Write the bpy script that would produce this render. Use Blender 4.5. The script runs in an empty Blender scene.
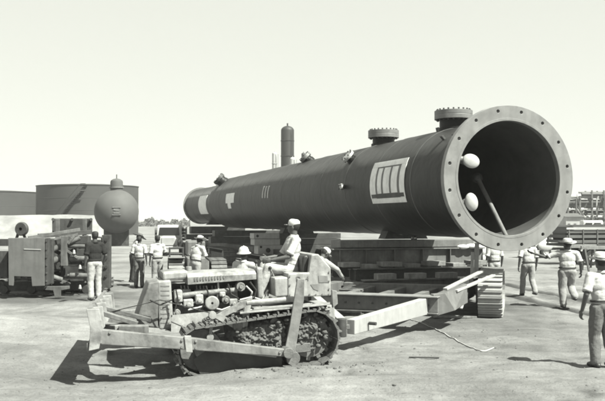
import bpy, bmesh, math, random
from mathutils import Vector, Matrix, noise
random.seed(7)
R = math.radians
sc = bpy.context.scene
C = sc.collection

# ------------------------------------------------------------------ camera
F_PX, HOR = 840.0, 220.0
CAM_H = 2.3
PITCH = math.atan((HOR - 200.5) / F_PX)
cd = bpy.data.cameras.new('camera'); cam = bpy.data.objects.new('camera', cd); C.objects.link(cam)
cd.sensor_width = 36; cd.lens = F_PX / 605 * 36; cd.clip_end = 6000; cd.clip_start = 0.05
cam.location = (0, 0, CAM_H); cam.rotation_euler = (math.pi / 2 + PITCH, 0, 0)
sc.camera = cam
# ------------------------------------------------------------------ sky, sun, exposure
ELEV = R(52); SUNH = Vector((0.79, -0.61, 0)).normalized()          # direction towards the sun
w = bpy.data.worlds.new('World'); sc.world = w; w.use_nodes = True
nt = w.node_tree; nt.nodes.clear()
sky = nt.nodes.new('ShaderNodeTexSky'); sky.sky_type = 'NISHITA'; sky.sun_disc = False
sky.sun_elevation = ELEV; sky.sun_rotation = math.atan2(SUNH.x, SUNH.y)
sky.air_density = 1.0; sky.dust_density = 0.2; sky.ozone_density = 1.0
bw = nt.nodes.new('ShaderNodeRGBToBW')                              # black-and-white film
tint = nt.nodes.new('ShaderNodeMixRGB'); tint.blend_type = 'MULTIPLY'; tint.inputs[0].default_value = 1
tint.inputs[2].default_value = (0.978, 1.0, 0.90, 1)
bg = nt.nodes.new('ShaderNodeBackground'); bg.inputs[1].default_value = 0.10
pw = nt.nodes.new('ShaderNodeMath'); pw.operation = 'POWER'; pw.inputs[1].default_value = 0.20      # film shoulder: the sky prints almost white
sg = nt.nodes.new('ShaderNodeMath'); sg.operation = 'MULTIPLY'; sg.inputs[1].default_value = 2.25
wo = nt.nodes.new('ShaderNodeOutputWorld')
nt.links.new(sky.outputs[0], bw.inputs[0]); nt.links.new(bw.outputs[0], pw.inputs[0]); nt.links.new(pw.outputs[0], sg.inputs[0]); nt.links.new(sg.outputs[0], tint.inputs[1])
nt.links.new(tint.outputs[0], bg.inputs[0]); nt.links.new(bg.outputs[0], wo.inputs[0])
sd = bpy.data.lights.new('sun', 'SUN'); sun = bpy.data.objects.new('sun', sd); C.objects.link(sun)
sd.energy = 5.0; sd.angle = R(0.55); sd.color = (0.98, 1.0, 0.895)
sdir = Vector((SUNH.x * math.cos(ELEV), SUNH.y * math.cos(ELEV), math.sin(ELEV)))
sun.rotation_euler = sdir.to_track_quat('Z', 'Y').to_euler(); sun.location = sdir * 60
vs = sc.view_settings
vs.view_transform = 'Standard'; vs.look = 'None'; vs.gamma = 1; vs.use_curve_mapping = False; vs.exposure = 1.6
sc.render.engine = 'CYCLES'; sc.cycles.filter_width = 1.9            # a slightly soft old lens

# ------------------------------------------------------------------ pixel -> place helpers
FW = Vector((0, math.cos(PITCH), math.sin(PITCH))); UP = Vector((0, -math.sin(PITCH), math.cos(PITCH)))
EYE = Vector((0, 0, CAM_H))
def ray(px, py): return Vector((1, 0, 0)) * ((px - 302.5) / F_PX) + UP * (-(py - 200.5) / F_PX) + FW
def PY(px, py, Y): d = ray(px, py); return EYE + d * (Y / d.y)
def PZ(px, py, z=0): d = ray(px, py); return EYE + d * ((z - CAM_H) / d.z)
def PP(px, py, M, ly):                       # hit of the plane local-y = ly of a thing with matrix M, in its local space
    Mi = M.inverted(); o = Mi @ EYE; d = (Mi.to_3x3() @ ray(px, py)); t = (ly - o.y) / d.y
    return o + d * t

# ------------------------------------------------------------------ materials
def mat(name, v, rough=0.7, var=0.25, scale=6.0, bump=0.15, metal=0.0, dirt=None, dirt_v=0.28, streak=0.0, bscale=None, spec=0.4, coord='Object', dent=0.0, smap=(9, 9, 0.5)):
    v *= 0.78; dirt_v *= 0.78                                       # grey values read off the print, brought to the exposure used
    m = bpy.data.materials.new(name); m.use_nodes = True
    t = m.node_tree; n = t.nodes; L = t.links
    b = n['Principled BSDF']; b.inputs['Roughness'].default_value = rough; b.inputs['Metallic'].default_value = metal
    b.inputs['Specular IOR Level'].default_value = spec
    tc = n.new('ShaderNodeTexCoord')
    nz = n.new('ShaderNodeTexNoise'); nz.inputs['Scale'].default_value = scale; nz.inputs['Detail'].default_value = 7; nz.inputs['Roughness'].default_value = 0.62
    L.new(tc.outputs[coord], nz.inputs['Vector'])
    cr = n.new('ShaderNodeValToRGB'); cr.color_ramp.elements[0].position = 0.28; cr.color_ramp.elements[1].position = 0.74
    a, c = v * (1 - var), v * (1 + var)
    cr.color_ramp.elements[0].color = (a, a, a, 1); cr.color_ramp.elements[1].color = (c, c, c, 1)
    L.new(nz.outputs[0], cr.inputs[0]); col = cr.outputs[0]
    if streak:
        mp = n.new('ShaderNodeMapping'); mp.inputs['Scale'].default_value = smap
        L.new(tc.outputs[coord], mp.inputs['Vector'])
        n2 = n.new('ShaderNodeTexNoise'); n2.inputs['Scale'].default_value = 1.3; n2.inputs['Detail'].default_value = 5
        L.new(mp.outputs[0], n2.inputs['Vector'])
        r2 = n.new('ShaderNodeValToRGB'); r2.color_ramp.elements[0].position = 0.45; r2.color_ramp.elements[1].position = 0.75
        r2.color_ramp.elements[0].color = (0, 0, 0, 1); r2.color_ramp.elements[1].color = (streak, streak, streak, 1)
        L.new(n2.outputs[0], r2.inputs[0])
        mx = n.new('ShaderNodeMixRGB'); k = v * 0.45; mx.inputs[2].default_value = (k, k, k, 1)
        L.new(r2.outputs[0], mx.inputs[0]); L.new(col, mx.inputs[1]); col = mx.outputs[0]
    if dirt:
        n3 = n.new('ShaderNodeTexNoise'); n3.inputs['Scale'].default_value = scale * 0.55; n3.inputs['Detail'].default_value = 9; n3.inputs['Roughness'].default_value = 0.7
        L.new(tc.outputs[coord], n3.inputs['Vector'])
        r3 = n.new('ShaderNodeValToRGB'); r3.color_ramp.elements[0].position = 0.5; r3.color_ramp.elements[1].position = 0.66
        r3.color_ramp.elements[0].color = (0, 0, 0, 1); r3.color_ramp.elements[1].color = (dirt, dirt, dirt, 1)
        L.new(n3.outputs[0], r3.inputs[0])
        mx = n.new('ShaderNodeMixRGB'); mx.inputs[2].default_value = (dirt_v, dirt_v, dirt_v, 1)
        L.new(r3.outputs[0], mx.inputs[0]); L.new(col, mx.inputs[1]); col = mx.outputs[0]
    L.new(col, b.inputs['Base Color'])
    if bump:
        nb = n.new('ShaderNodeTexNoise'); nb.inputs['Scale'].default_value = bscale or scale * 5; nb.inputs['Detail'].default_value = 6
        L.new(tc.outputs[coord], nb.inputs['Vector'])
        bp = n.new('ShaderNodeBump'); bp.inputs['Strength'].default_value = bump; bp.inputs['Distance'].default_value = 0.02
        L.new(nb.outputs[0], bp.inputs['Height']); L.new(bp.outputs[0], b.inputs['Normal'])
        if dent:
            nd = n.new('ShaderNodeTexNoise'); nd.inputs['Scale'].default_value = 2.6; nd.inputs['Detail'].default_value = 2
            L.new(tc.outputs[coord], nd.inputs['Vector']); bd = n.new('ShaderNodeBump'); bd.inputs['Strength'].default_value = dent; bd.inputs['Distance'].default_value = 0.12
            L.new(nd.outputs[0], bd.inputs['Height']); L.new(bd.outputs[0], bp.inputs['Normal'])
    return m
M = {}
for _k, _v in (('vessel', .0145), ('vessel_b', .017), ('vessel_c', .0125)):
    M[_k] = mat(_k + '_primer', _v, 0.46, 0.55, 0.8, 0.10, dirt=0.7, dirt_v=0.042, streak=0.9, bscale=9, spec=0.16, dent=.12, smap=(4.5, .35, .35))
    _b = M[_k].node_tree.nodes['Principled BSDF']; _b.inputs['Sheen Weight'].default_value = .05; _b.inputs['Sheen Roughness'].default_value = .35
M['vessel_in'] = mat('vessel_inside', 0.065, 0.6, 0.35, 1.5, 0.08)
M['flange'] = mat('flange_steel', 0.20, 0.45, 0.22, 2.2, 0.12, metal=0.0, dirt=0.6, dirt_v=0.12, streak=.35, smap=(1, 5, .6))
M['weld'] = mat('weld_bead', 0.085, 0.5, 0.3, 9, 0.3)
M['nozzle'] = mat('nozzle_steel', 0.15, 0.5, 0.25, 5, 0.1)
M['pale_metal'] = mat('pale_painted_metal', 0.42, 0.5, 0.12, 4, 0.08, dirt=0.4, dirt_v=0.22)
M['white_sign'] = mat('whitewash', 0.85, 0.7, 0.12, 5, 0.08, dirt=0.3, dirt_v=0.3)
M['sign_grey'] = mat('sign_grey', 0.16, 0.7, 0.2, 5, 0.08)
M['chalk'] = mat('chalk_mark', 0.42, 0.9, 0.4, 20, 0.1)
M['dozer'] = mat('dozer_paint', 0.32, 0.55, 0.25, 4, 0.2, dirt=0.9, dirt_v=0.10, streak=0.7, dent=.35)
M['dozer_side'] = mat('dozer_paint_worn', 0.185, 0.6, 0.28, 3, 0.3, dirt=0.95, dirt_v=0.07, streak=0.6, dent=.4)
M['dozer_dark'] = mat('dozer_paint_dark_patch', 0.16, 0.6, 0.2, 5, 0.1)
M['paint_worn'] = mat('worn_paint', 0.17, 0.6, 0.25, 9, 0.1)
M['engine'] = mat('engine_grime', 0.20, 0.55, 0.5, 9, 0.3, dirt=0.5, dirt_v=0.08)
M['track'] = mat('track_steel', 0.12, 0.55, 0.4, 9, 0.3, dirt=0.7, dirt_v=0.20)
M['steel_dark'] = mat('dark_steel', 0.040, 0.6, 0.35, 4, 0.15, dirt=0.5, dirt_v=0.12)
M['steel_mid'] = mat('mid_grey_steel', 0.13, 0.6, 0.25, 3, 0.15, dirt=0.6, dirt_v=0.24, streak=0.5)
M['steel_pale'] = mat('pale_steel', 0.21, 0.6, 0.2, 3, 0.12, dirt=0.6, dirt_v=0.2, streak=0.4)
M['beam_white'] = mat('white_beam_paint', 0.34, 0.6, 0.14, 4, 0.1, dirt=0.5, dirt_v=0.3, streak=0.3)
M['dirt'] = mat('packed_earth', 0.11, 0.95, 0.25, 7, 0.5, spec=0.1)
M['timber'] = mat('timber', 0.22, 0.85, 0.35, 5, 0.3, streak=0.6)
M['black'] = mat('black_rubber', 0.02, 0.8, 0.3, 8, 0.15)
M['seat'] = mat('seat_leather', 0.025, 0.5, 0.3, 8, 0.2)
M['glass'] = mat('dark_window_glass', 0.012, 0.08, 0.1, 2, 0.0, spec=0.6)
M['tank'] = mat('tank_paint', 0.050, 0.6, 0.18, 0.25, 0.03, dirt=0.4, dirt_v=0.06, streak=0.0)
M['tower'] = mat('tower_paint', .022, .6, .2, .3, .03)
M['drum'] = mat('drum_paint', 0.085, 0.8, 0.16, 0.8, 0.04)
M['skin'] = mat('skin', 0.075, 0.6, 0.12, 12, 0.05)
M['shirt_white'] = mat('white_cotton', 0.45, 0.9, 0.08, 12, 0.3, bscale=25, spec=0.1)
M['shirt_dark'] = mat('dark_cotton', 0.025, 0.9, 0.2, 12, 0.3, spec=0.1)
M['shirt_grey'] = mat('grey_cotton', 0.30, 0.9, 0.1, 12, 0.3, spec=0.1)
M['khaki'] = mat('khaki_cotton', 0.27, 0.9, 0.12, 12, 0.3, spec=0.1)
M['trouser_grey'] = mat('grey_trousers', 0.14, 0.9, 0.15, 12, 0.3, spec=0.1)
M['trouser_dark'] = mat('dark_trousers', 0.05, 0.9, 0.2, 12, 0.3, spec=0.1)
M['trouser_pale'] = mat('pale_trousers', 0.36, 0.9, 0.1, 12, 0.3, spec=0.1)
M['hair'] = mat('hair', 0.012, 0.6, 0.3, 40, 0.4)
M['leather'] = mat('shoe_leather', 0.03, 0.5, 0.3, 20, 0.1)
M['straw'] = mat('hat_straw', 0.48, 0.8, 0.1, 40, 0.3)
M['felt'] = mat('hat_felt', 0.12, 0.9, 0.2, 30, 0.2)
M['cloth_cap'] = mat('cap_cloth', 0.55, 0.9, 0.08, 30, 0.2)
M['eye'] = mat('eye', 0.01, 0.2, 0.1, 5, 0)
M['car_dark'] = mat('dark_car_paint', 0.02, 0.3, 0.2, 3, 0.02)
M['car_pale'] = mat('pale_car_paint', 0.42, 0.35, 0.12, 3, 0.02, dirt=0.3, dirt_v=0.25)
M['pipe_pale'] = mat('pale_pipe', 0.38, 0.6, 0.3, 0.6, 0.05)
M['pipe_dark'] = mat('dark_pipe', 0.10, 0.6, 0.3, 0.6, 0.05)
M['rope'] = mat('rope', 0.40, 0.9, 0.2, 20, 0.3)
M['stone'] = mat('stone', 0.12, 0.95, 0.4, 5, 0.4)
M['leaf'] = mat('far_foliage', 0.10, 0.9, 0.4, 1.5, 0.2)
M['bark'] = mat('bark', 0.08, 0.9, 0.3, 3, 0.3)

# ------------------------------------------------------------------ mesh helpers
class MB:
    def __init__(s): s.v = []; s.f = []
    def add(s, vs, fs):
        o = len(s.v); s.v += [Vector(p) for p in vs]; s.f += [tuple(i + o for i in f) for f in fs]; return s
    def box(s, c, size, m=None):
        hx, hy, hz = size[0] / 2, size[1] / 2, size[2] / 2; c = Vector(c)
        ps = [Vector((x, y, z)) for x in (-hx, hx) for y in (-hy, hy) for z in (-hz, hz)]
        ps = [c + (m @ p if m else p) for p in ps]
        return s.add(ps, [(0, 1, 3, 2), (4, 6, 7, 5), (0, 4, 5, 1), (2, 3, 7, 6), (0, 2, 6, 4), (1, 5, 7, 3)])
    def bar(s, a, b, wd, ht, up=(0, 0, 1)):            # rectangular bar a->b; ht along up
        a, b = Vector(a), Vector(b); d = (b - a); L = d.length; d.normalize()
        sd_ = d.cross(Vector(up)); sd_.normalize(); u_ = sd_.cross(d)
        m = Matrix((d, sd_, u_)).transposed(); return s.box((a + b) / 2, (L, wd, ht), m)
    def cyl(s, a, b, r0, r1=None, n=20, cap=True):
        a, b = Vector(a), Vector(b); r1 = r0 if r1 is None else r1; d = (b - a).normalized()
        x = d.orthogonal().normalized(); y = d.cross(x)
        ps = []
        for p, r in ((a, r0), (b, r1)):
            for i in range(n):
                t = 2 * math.pi * i / n; ps.append(p + (x * math.cos(t) + y * math.sin(t)) * r)
        fs = [(i, (i + 1) % n, n + (i + 1) % n, n + i) for i in range(n)]
        if cap: fs += [tuple(reversed(range(n))), tuple(range(n, 2 * n))]
        return s.add(ps, fs)
    def tube(s, pts, r, n=10, cap=True):
        pts = [Vector(p) for p in pts]; rs = r if isinstance(r, (list, tuple)) else [r] * len(pts)
        x = None; ps = []
        for i, p in enumerate(pts):
            d = (pts[min(i + 1, len(pts) - 1)] - pts[max(i - 1, 0)]).normalized()
            x = d.orthogonal() if x is None else (x - d * x.dot(d)); x.normalize(); y = d.cross(x)
            for k in range(n):
                t = 2 * math.pi * k / n; ps.append(p + (x * math.cos(t) + y * math.sin(t)) * rs[i])
        fs = [(i * n + k, i * n + (k + 1) % n, (i + 1) * n + (k + 1) % n, (i + 1) * n + k) for i in range(len(pts) - 1) for k in range(n)]
        if cap: fs += [tuple(reversed(range(n))), tuple(range((len(pts) - 1) * n, len(pts) * n))]
        return s.add(ps, fs)
    def lathe(s, prof, o, ax, n=32):                   # prof: (r, h) along axis ax from o
        o = Vector(o); d = Vector(ax).normalized(); x = d.orthogonal().normalized(); y = d.cross(x); ps = []
        for r, h in prof:
            for i in range(n):
                t = 2 * math.pi * i / n; ps.append(o + d * h + (x * math.cos(t) + y * math.sin(t)) * r)
        fs = [(j * n + i, j * n + (i + 1) % n, (j + 1) * n + (i + 1) % n, (j + 1) * n + i) for j in range(len(prof) - 1) for i in range(n)]
        return s.add(ps, fs)
    def prism(s, poly, off):                           # 3-D polygon extruded by vector off
        poly = [Vector(p) for p in poly]; off = Vector(off); n = len(poly)
        fs = [tuple(range(n)), tuple(reversed(range(n, 2 * n)))] + [(i, n + i, n + (i + 1) % n, (i + 1) % n) for i in range(n)]
        return s.add(poly + [p + off for p in poly], fs)
    def ell(s, c, rad, m=None, nu=16, nv=10):
        c = Vector(c); ps = []; fs = []
        for j in range(1, nv):
            ph = math.pi * j / nv
            for i in range(nu):
                t = 2 * math.pi * i / nu
                p = Vector((rad[0] * math.sin(ph) * math.cos(t), rad[1] * math.sin(ph) * math.sin(t), rad[2] * math.cos(ph)))
                ps.append(c + (m @ p if m else p))
        top = Vector((0, 0, rad[2])); k = len(ps)
        ps += [c + (m @ top if m else top), c - (m @ top if m else top)]
        for j in range(nv - 2):
            for i in range(nu): fs.append((j * nu + i, (j + 1) * nu + i, (j + 1) * nu + (i + 1) % nu, j * nu + (i + 1) % nu))
        for i in range(nu):
            fs.append((k, i, (i + 1) % nu)); fs.append((k + 1, (nv - 2) * nu + (i + 1) % nu, (nv - 2) * nu + i))
        return s.add(ps, fs)
    def cap(s, a, b, ra, rb, n=14, rings=4):           # tapered capsule
        a, b = Vector(a), Vector(b); d = (b - a); L = d.length; d = d / L if L > 1e-6 else Vector((0, 0, 1))
        prof = [(ra * math.sin(math.pi / 2 * i / rings) + 1e-4, -ra * math.cos(math.pi / 2 * i / rings)) for i in range(rings + 1)]
        prof += [(rb * math.cos(math.pi / 2 * i / rings) + 1e-4, L + rb * math.sin(math.pi / 2 * i / rings)) for i in range(rings + 1)]
        k = len(s.v); s.lathe(prof, a, d, n); m_ = len(prof)
        s.f += [tuple(k + i for i in reversed(range(n))), tuple(k + (m_ - 1) * n + i for i in range(n))]
        return s
    def mesh(s, name):
        me = bpy.data.meshes.new(name); me.from_pydata([tuple(p) for p in s.v], [], s.f)
        b = bmesh.new(); b.from_mesh(me); bmesh.ops.recalc_face_normals(b, faces=b.faces); b.to_mesh(me); b.free()
        return me
    def build(s, name, m, parent=None, smooth=False, bevel=0, world=False):
        if world and parent is not None:
            Mi = parent.matrix_world.inverted() if not parent.get('_M') else None
            Mi = MATS[parent.name].inverted(); s.v = [Mi @ p for p in s.v]
        me = s.mesh(name); return link(name, me, m, parent, smooth, bevel)
MATS = {}
def link(name, me, m, parent=None, smooth=False, bevel=0):
    if m is not None and not me.materials: me.materials.append(m if not isinstance(m, str) else M[m])
    o = bpy.data.objects.new(name, me); C.objects.link(o)
    if parent is not None: o.parent = parent; MATS[o.name] = MATS[parent.name]
    else: MATS[o.name] = Matrix.Identity(4)
    if smooth:
        for p in me.polygons: p.use_smooth = True
        if smooth == 'auto': smooth_by_angle(me)
    if bevel:
        b = o.modifiers.new('bevel', 'BEVEL'); b.width = bevel; b.segments = 2; b.limit_method = 'ANGLE'; b.angle_limit = R(40)
    return o
def smooth_by_angle(me, ang=35):
    b = bmesh.new(); b.from_mesh(me)
    for e in b.edges:
        if len(e.link_faces) == 2 and e.calc_face_angle(0) > R(ang): e.smooth = False
    b.to_mesh(me); b.free()
def inst(name, me, parent, mtx):                       # shared mesh data, placed in the parent's space
    o = bpy.data.objects.new(name, me); C.objects.link(o); o.parent = parent; o.matrix_basis = mtx
    MATS[o.name] = MATS[parent.name] @ mtx
    return o
def tag(o, label, cat, group=None):
    o['label'] = label; o['category'] = cat
    if group: o['group'] = group
    return o
def thing(name, label, cat, loc=(0, 0, 0), rz=0, ry=0, group=None):
    o = bpy.data.objects.new(name, None); C.objects.link(o); o.empty_display_size = 0.2
    o.location = loc; o.rotation_euler = (0, ry, rz)
    MATS[o.name] = Matrix.Translation(loc) @ Matrix.Rotation(rz, 4, 'Z') @ Matrix.Rotation(ry, 4, 'Y')
    return tag(o, label, cat, group)
def struct(o): o['kind'] = 'structure'; return o
def stuff(o): o['kind'] = 'stuff'; return o

# ------------------------------------------------------------------ ground
def gauss(x, y, cx, cy, rx, ry): return math.exp(-(((x - cx) / rx) ** 2 + ((y - cy) / ry) ** 2))
RUTS = [((-6, 10.5), (7, 12.2)), ((-6, 11.6), (7, 13.6)), ((3.2, 9), (9.5, 34)), ((4.9, 9), (11.2, 34)), ((-9, 20), (-1, 60)), ((-7.4, 20), (0.4, 60))]
def ground(x, y):
    h = 0.0
    h -= 0.17 * gauss(x, y, -2.9, 12.9, 2.0, 1.5)
    h += 0.18 * gauss(x, y, -5.5, 22.3, 1.3, 1.6)
    h += 0.30 * gauss(x, y, -7.0, 17.5, 2.6, 1.8)
    if y < 70 and abs(x) < 45:
        f = max(0, min(1, (70 - y) / 30))
        h += f * 0.045 * (noise.noise(Vector((x * 0.35, y * 0.35, 3))) )
        h += f * 0.030 * noise.noise(Vector((x * 1.6, y * 1.6, 9)))
        h += f * 0.018 * noise.noise(Vector((x * 5.0, y * 5.0, 1)))
        for (a, b) in RUTS:
            dx, dy = b[0] - a[0], b[1] - a[1]; L = math.hypot(dx, dy)
            d = ((x - a[0]) * dy - (y - a[1]) * dx) / L + 0.25 * noise.noise(Vector((x * 0.1, y * 0.1, a[0])))
            if abs(d) < 0.8: h += f * (-0.016 * math.exp(-(d / 0.18) ** 2) + 0.008 * math.exp(-((abs(d) - 0.3) / 0.1) ** 2))
        for a, b in TYRE:
            t, L, d = seg(x, y, a, b)
            if 0 < t < L and abs(d) < .7: h += -0.05 * math.exp(-(d / .16) ** 2) + .025 * math.exp(-((abs(d) - .3) / .1) ** 2)
        for a, b in CRAWL:
            t, L, d = seg(x, y, a, b); d += .2 * math.sin(t * .35)
            if abs(d) < .26: h += -.012 + .012 * max(0, math.sin(t * 2 * math.pi / .2)) * (.6 + .8 * noise.noise(Vector((x, y, 4))))
            elif abs(d) < .4: h += .02 * (1 - abs(abs(d) - .33) / .07)
        for (rx, ry) in ((-.5, 12.95), (.2, 13.2)): h += .035 * gauss(x, y, rx, ry, 1.6, .12) * (1 + noise.noise(Vector((x * 4, y * 4, 6))))
    return h
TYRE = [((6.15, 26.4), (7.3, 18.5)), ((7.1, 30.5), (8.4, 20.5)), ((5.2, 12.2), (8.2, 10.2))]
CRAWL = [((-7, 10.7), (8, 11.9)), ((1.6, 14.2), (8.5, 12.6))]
def seg(x, y, a, b):
    dx, dy = b[0] - a[0], b[1] - a[1]; L = math.hypot(dx, dy); t = ((x - a[0]) * dx + (y - a[1]) * dy) / L
    return t, L, ((x - a[0]) * dy - (y - a[1]) * dx) / L
def stain_shade(x, y):
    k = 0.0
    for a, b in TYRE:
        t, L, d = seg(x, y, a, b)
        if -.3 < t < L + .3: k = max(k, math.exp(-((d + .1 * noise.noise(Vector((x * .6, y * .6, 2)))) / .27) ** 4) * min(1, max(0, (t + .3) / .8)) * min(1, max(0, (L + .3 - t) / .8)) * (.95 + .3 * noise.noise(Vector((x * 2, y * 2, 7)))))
    k = max(k, .85 * max(0, gauss(x, y, -6.8, 24.4, 3.6, 1.9) + .3 * noise.noise(Vector((x, y, 3)))) if y > 20 and x < -2 else 0)  # dark patch painting the shade below the left-hand machine
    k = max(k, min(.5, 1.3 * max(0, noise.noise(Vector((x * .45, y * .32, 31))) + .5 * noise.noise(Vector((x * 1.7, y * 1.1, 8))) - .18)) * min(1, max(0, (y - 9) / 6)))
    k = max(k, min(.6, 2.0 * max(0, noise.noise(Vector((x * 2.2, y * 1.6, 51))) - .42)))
    k = max(k, .35 * gauss(x, y, 3.0, 18.2, 2.6, 2.2))  # darker ground painting the shade under bogie frame and tongue
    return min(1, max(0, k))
def axis_vals(segs):
    out = []
    for a, b, st in segs:
        k = max(1, int(round((b - a) / st)))
        out += [a + (b - a) * i / k for i in range(k)]
    return out + [segs[-1][1]]
xs = axis_vals([(-2500, -300, 500), (-300, -50, 40), (-50, -14, 2.5), (-14, -7, 0.35), (-7, 10, 0.075), (10, 16, 0.35), (16, 50, 2.5), (50, 300, 40), (300, 2500, 500)])
ys = axis_vals([(-400, -20, 80), (-20, 6, 2.5), (6, 9.5, 0.35), (9.5, 16, 0.07), (16, 26, 0.12), (26, 45, 0.4), (45, 80, 2.5), (80, 400, 40), (400, 4000, 450)])
nx, ny = len(xs), len(ys)
gv = [(x, y, ground(x, y)) for y in ys for x in xs]
gf = [(j * nx + i, j * nx + i + 1, (j + 1) * nx + i + 1, (j + 1) * nx + i) for j in range(ny - 1) for i in range(nx - 1)]
gm = bpy.data.meshes.new('ground'); gm.from_pydata(gv, [], gf)
def ground_mat():
    m = bpy.data.materials.new('dusty_earth'); m.use_nodes = True; t = m.node_tree; n = t.nodes; L = t.links; b = n['Principled BSDF']
    b.inputs['Roughness'].default_value = 0.95; b.inputs['Specular IOR Level'].default_value = 0.1
    tc = n.new('ShaderNodeTexCoord')
    def nz(sc_, det=8, ro=0.6, mp=None):
        x = n.new('ShaderNodeTexNoise'); x.inputs['Scale'].default_value = sc_; x.inputs['Detail'].default_value = det; x.inputs['Roughness'].default_value = ro
        if mp:
            q = n.new('ShaderNodeMapping'); q.inputs['Scale'].default_value = mp; q.inputs['Rotation'].default_value = (0, 0, R(14)); L.new(tc.outputs['Object'], q.inputs[0]); L.new(q.outputs[0], x.inputs['Vector'])
        else: L.new(tc.outputs['Object'], x.inputs['Vector'])
        return x
    def ramp(x, p0, c0, p1, c1):
        r_ = n.new('ShaderNodeValToRGB'); e = r_.color_ramp.elements; e[0].position = p0; e[1].position = p1
        e[0].color = (c0, c0, c0, 1); e[1].color = (c1, c1, c1, 1); L.new(x.outputs[0], r_.inputs[0]); return r_
    def mul(a, b_):
        x = n.new('ShaderNodeMixRGB'); x.blend_type = 'MULTIPLY'; x.inputs[0].default_value = 1; L.new(a.outputs[0], x.inputs[1]); L.new(b_.outputs[0], x.inputs[2]); return x
    a = ramp(nz(0.35, 9, 0.65), 0.3, 0.155, 0.68, 0.235)
    c = ramp(nz(3.2, 9, 0.7), 0.30, 0.80, 0.62, 1.06)
    d = ramp(nz(26, 5, 0.6), 0.28, 0.66, 0.50, 1.04)
    st = ramp(nz(1.0, 7, 0.6, (0.35, 2.6, 1)), 0.36, 0.86, 0.6, 1.05)
    x = mul(mul(mul(mul(a, c), d), st), ramp(nz(0.16, 6, 0.65), 0.40, 0.66, 0.58, 1.06))
    at_ = n.new('ShaderNodeAttribute'); at_.attribute_name = 'stain_shade'
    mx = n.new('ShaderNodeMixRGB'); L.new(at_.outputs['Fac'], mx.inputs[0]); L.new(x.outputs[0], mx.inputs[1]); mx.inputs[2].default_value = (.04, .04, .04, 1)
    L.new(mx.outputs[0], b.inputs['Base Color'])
    bp = n.new('ShaderNodeBump'); bp.inputs['Strength'].default_value = 0.7; bp.inputs['Distance'].default_value = 0.04
    L.new(nz(14, 9, 0.7).outputs[0], bp.inputs['Height'])
    bp2 = n.new('ShaderNodeBump'); bp2.inputs['Strength'].default_value = 0.5; bp2.inputs['Distance'].default_value = 0.015
    L.new(nz(60, 6, 0.6).outputs[0], bp2.inputs['Height']); L.new(bp.outputs[0], bp2.inputs['Normal']); L.new(bp2.outputs[0], b.inputs['Normal'])
    return m
M['ground'] = ground_mat()
sa = gm.attributes.new('stain_shade', 'FLOAT', 'POINT')
sa.data.foreach_set('value', [stain_shade(x, y) if (8 < y < 34 and -12 < x < 12) else 0.0 for y in ys for x in xs])
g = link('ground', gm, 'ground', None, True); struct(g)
# loose stones and clods
def clod(mb, c, r, seed, sub=1):
    b = bmesh.new(); bmesh.ops.create_icosphere(b, subdivisions=sub, radius=1)
    sx, sy, sz = random.uniform(.7, 1.3), random.uniform(.7, 1.3), random.uniform(.5, .9)
    vs_ = []
    for v in b.verts:
        k = 1 + 0.45 * noise.noise(v.co * 1.7 + Vector((seed, seed * .37, 0)))
        vs_.append(Vector(c) + Vector((v.co.x * sx, v.co.y * sy, v.co.z * sz)) * r * k)
    b.verts.index_update(); fs = [tuple(v.index for v in f.verts) for f in b.faces]; b.free(); mb.add(vs_, fs)
mb = MB()
for i in range(1500):
    y = random.uniform(9.6, 34) if i % 3 else random.uniform(9.6, 17); x = random.uniform(-0.4, 0.4) * y * 1.05
    if noise.noise(Vector((x * .5, y * .5, 20))) < -0.02 and i % 4: continue
    clod(mb, (x, y, ground(x, y)), random.choice((.006, .008, .01, .014, .022)) * random.uniform(.6, 1.2), i * 1.3)
for i in range(260):
    a = random.random()
    x, y = (random.uniform(-1.2, 1.3), random.uniform(12.5, 13.6)) if a < .45 else (random.uniform(-5.5, -1.5), random.uniform(11.4, 13.6)) if a < .75 else (random.uniform(1.0, 5.5), random.uniform(14.5, 19))
    clod(mb, (x, y, ground(x, y)), random.choice((.010, .014, .02, .03)) * random.uniform(.6, 1.2), i * 1.7)
o = mb.build('loose_stones', 'stone', None, True); stuff(o); tag(o, 'small loose stones and clods scattered over the dusty ground', 'stones')

# ------------------------------------------------------------------ the long vessel
UX, VX = Vector((-0.294, 0.956, 0)).normalized(), Vector((0.956, 0.294, 0)).normalized()
FC = Vector((4.82, 19.5, 3.275)); RO, RF, RI = 1.42, 1.70, 1.34
VZ = math.atan2(UX.y, UX.x)
ves = thing('process_column', 'huge long dark steel column lying on its side with a wide open flanged end', 'steel column', (FC.x, FC.y, 0), VZ)
MV = MATS[ves.name]; HC = FC.z
def vp(s, th, r):                              # s metres along the axis, th from the top towards the near side
    return Vector((s, r * math.sin(th), HC + r * math.cos(th)))
def vhit(px, py, r=RO):                        # pixel -> (s, th) on the shell
    Mi = MV.inverted(); o = Mi @ EYE; d = Mi.to_3x3() @ ray(px, py)
    a = d.y ** 2 + d.z ** 2; oz = o.z - HC; b = 2 * (o.y * d.y + oz * d.z); c = o.y ** 2 + oz ** 2 - r * r
    disc = b * b - 4 * a * c
    t = (-b - math.sqrt(max(disc, 0))) / (2 * a); p = o + d * t
    return p.x, math.atan2(p.y, p.z - HC)
N = 96
SEAMS = [2.45, 4.9, 7.35, 9.8, 12.25, 14.7, 17.15, 19.6, 22, 24.5, 27]
ed = [.14] + SEAMS + [29.8]
for i, (a, b) in enumerate(zip(ed, ed[1:])):
    mb = MB(); k = random.uniform(-.003, .003); mb.lathe([(RO + k, a), (RO + k * 2, (a + b) / 2), (RO + k, b)], (0, 0, HC), (1, 0, 0), N); mb.build('shell_course', ('vessel', 'vessel_b', 'vessel_c')[(i * 2 + i // 3) % 3], ves, 'auto')
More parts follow.
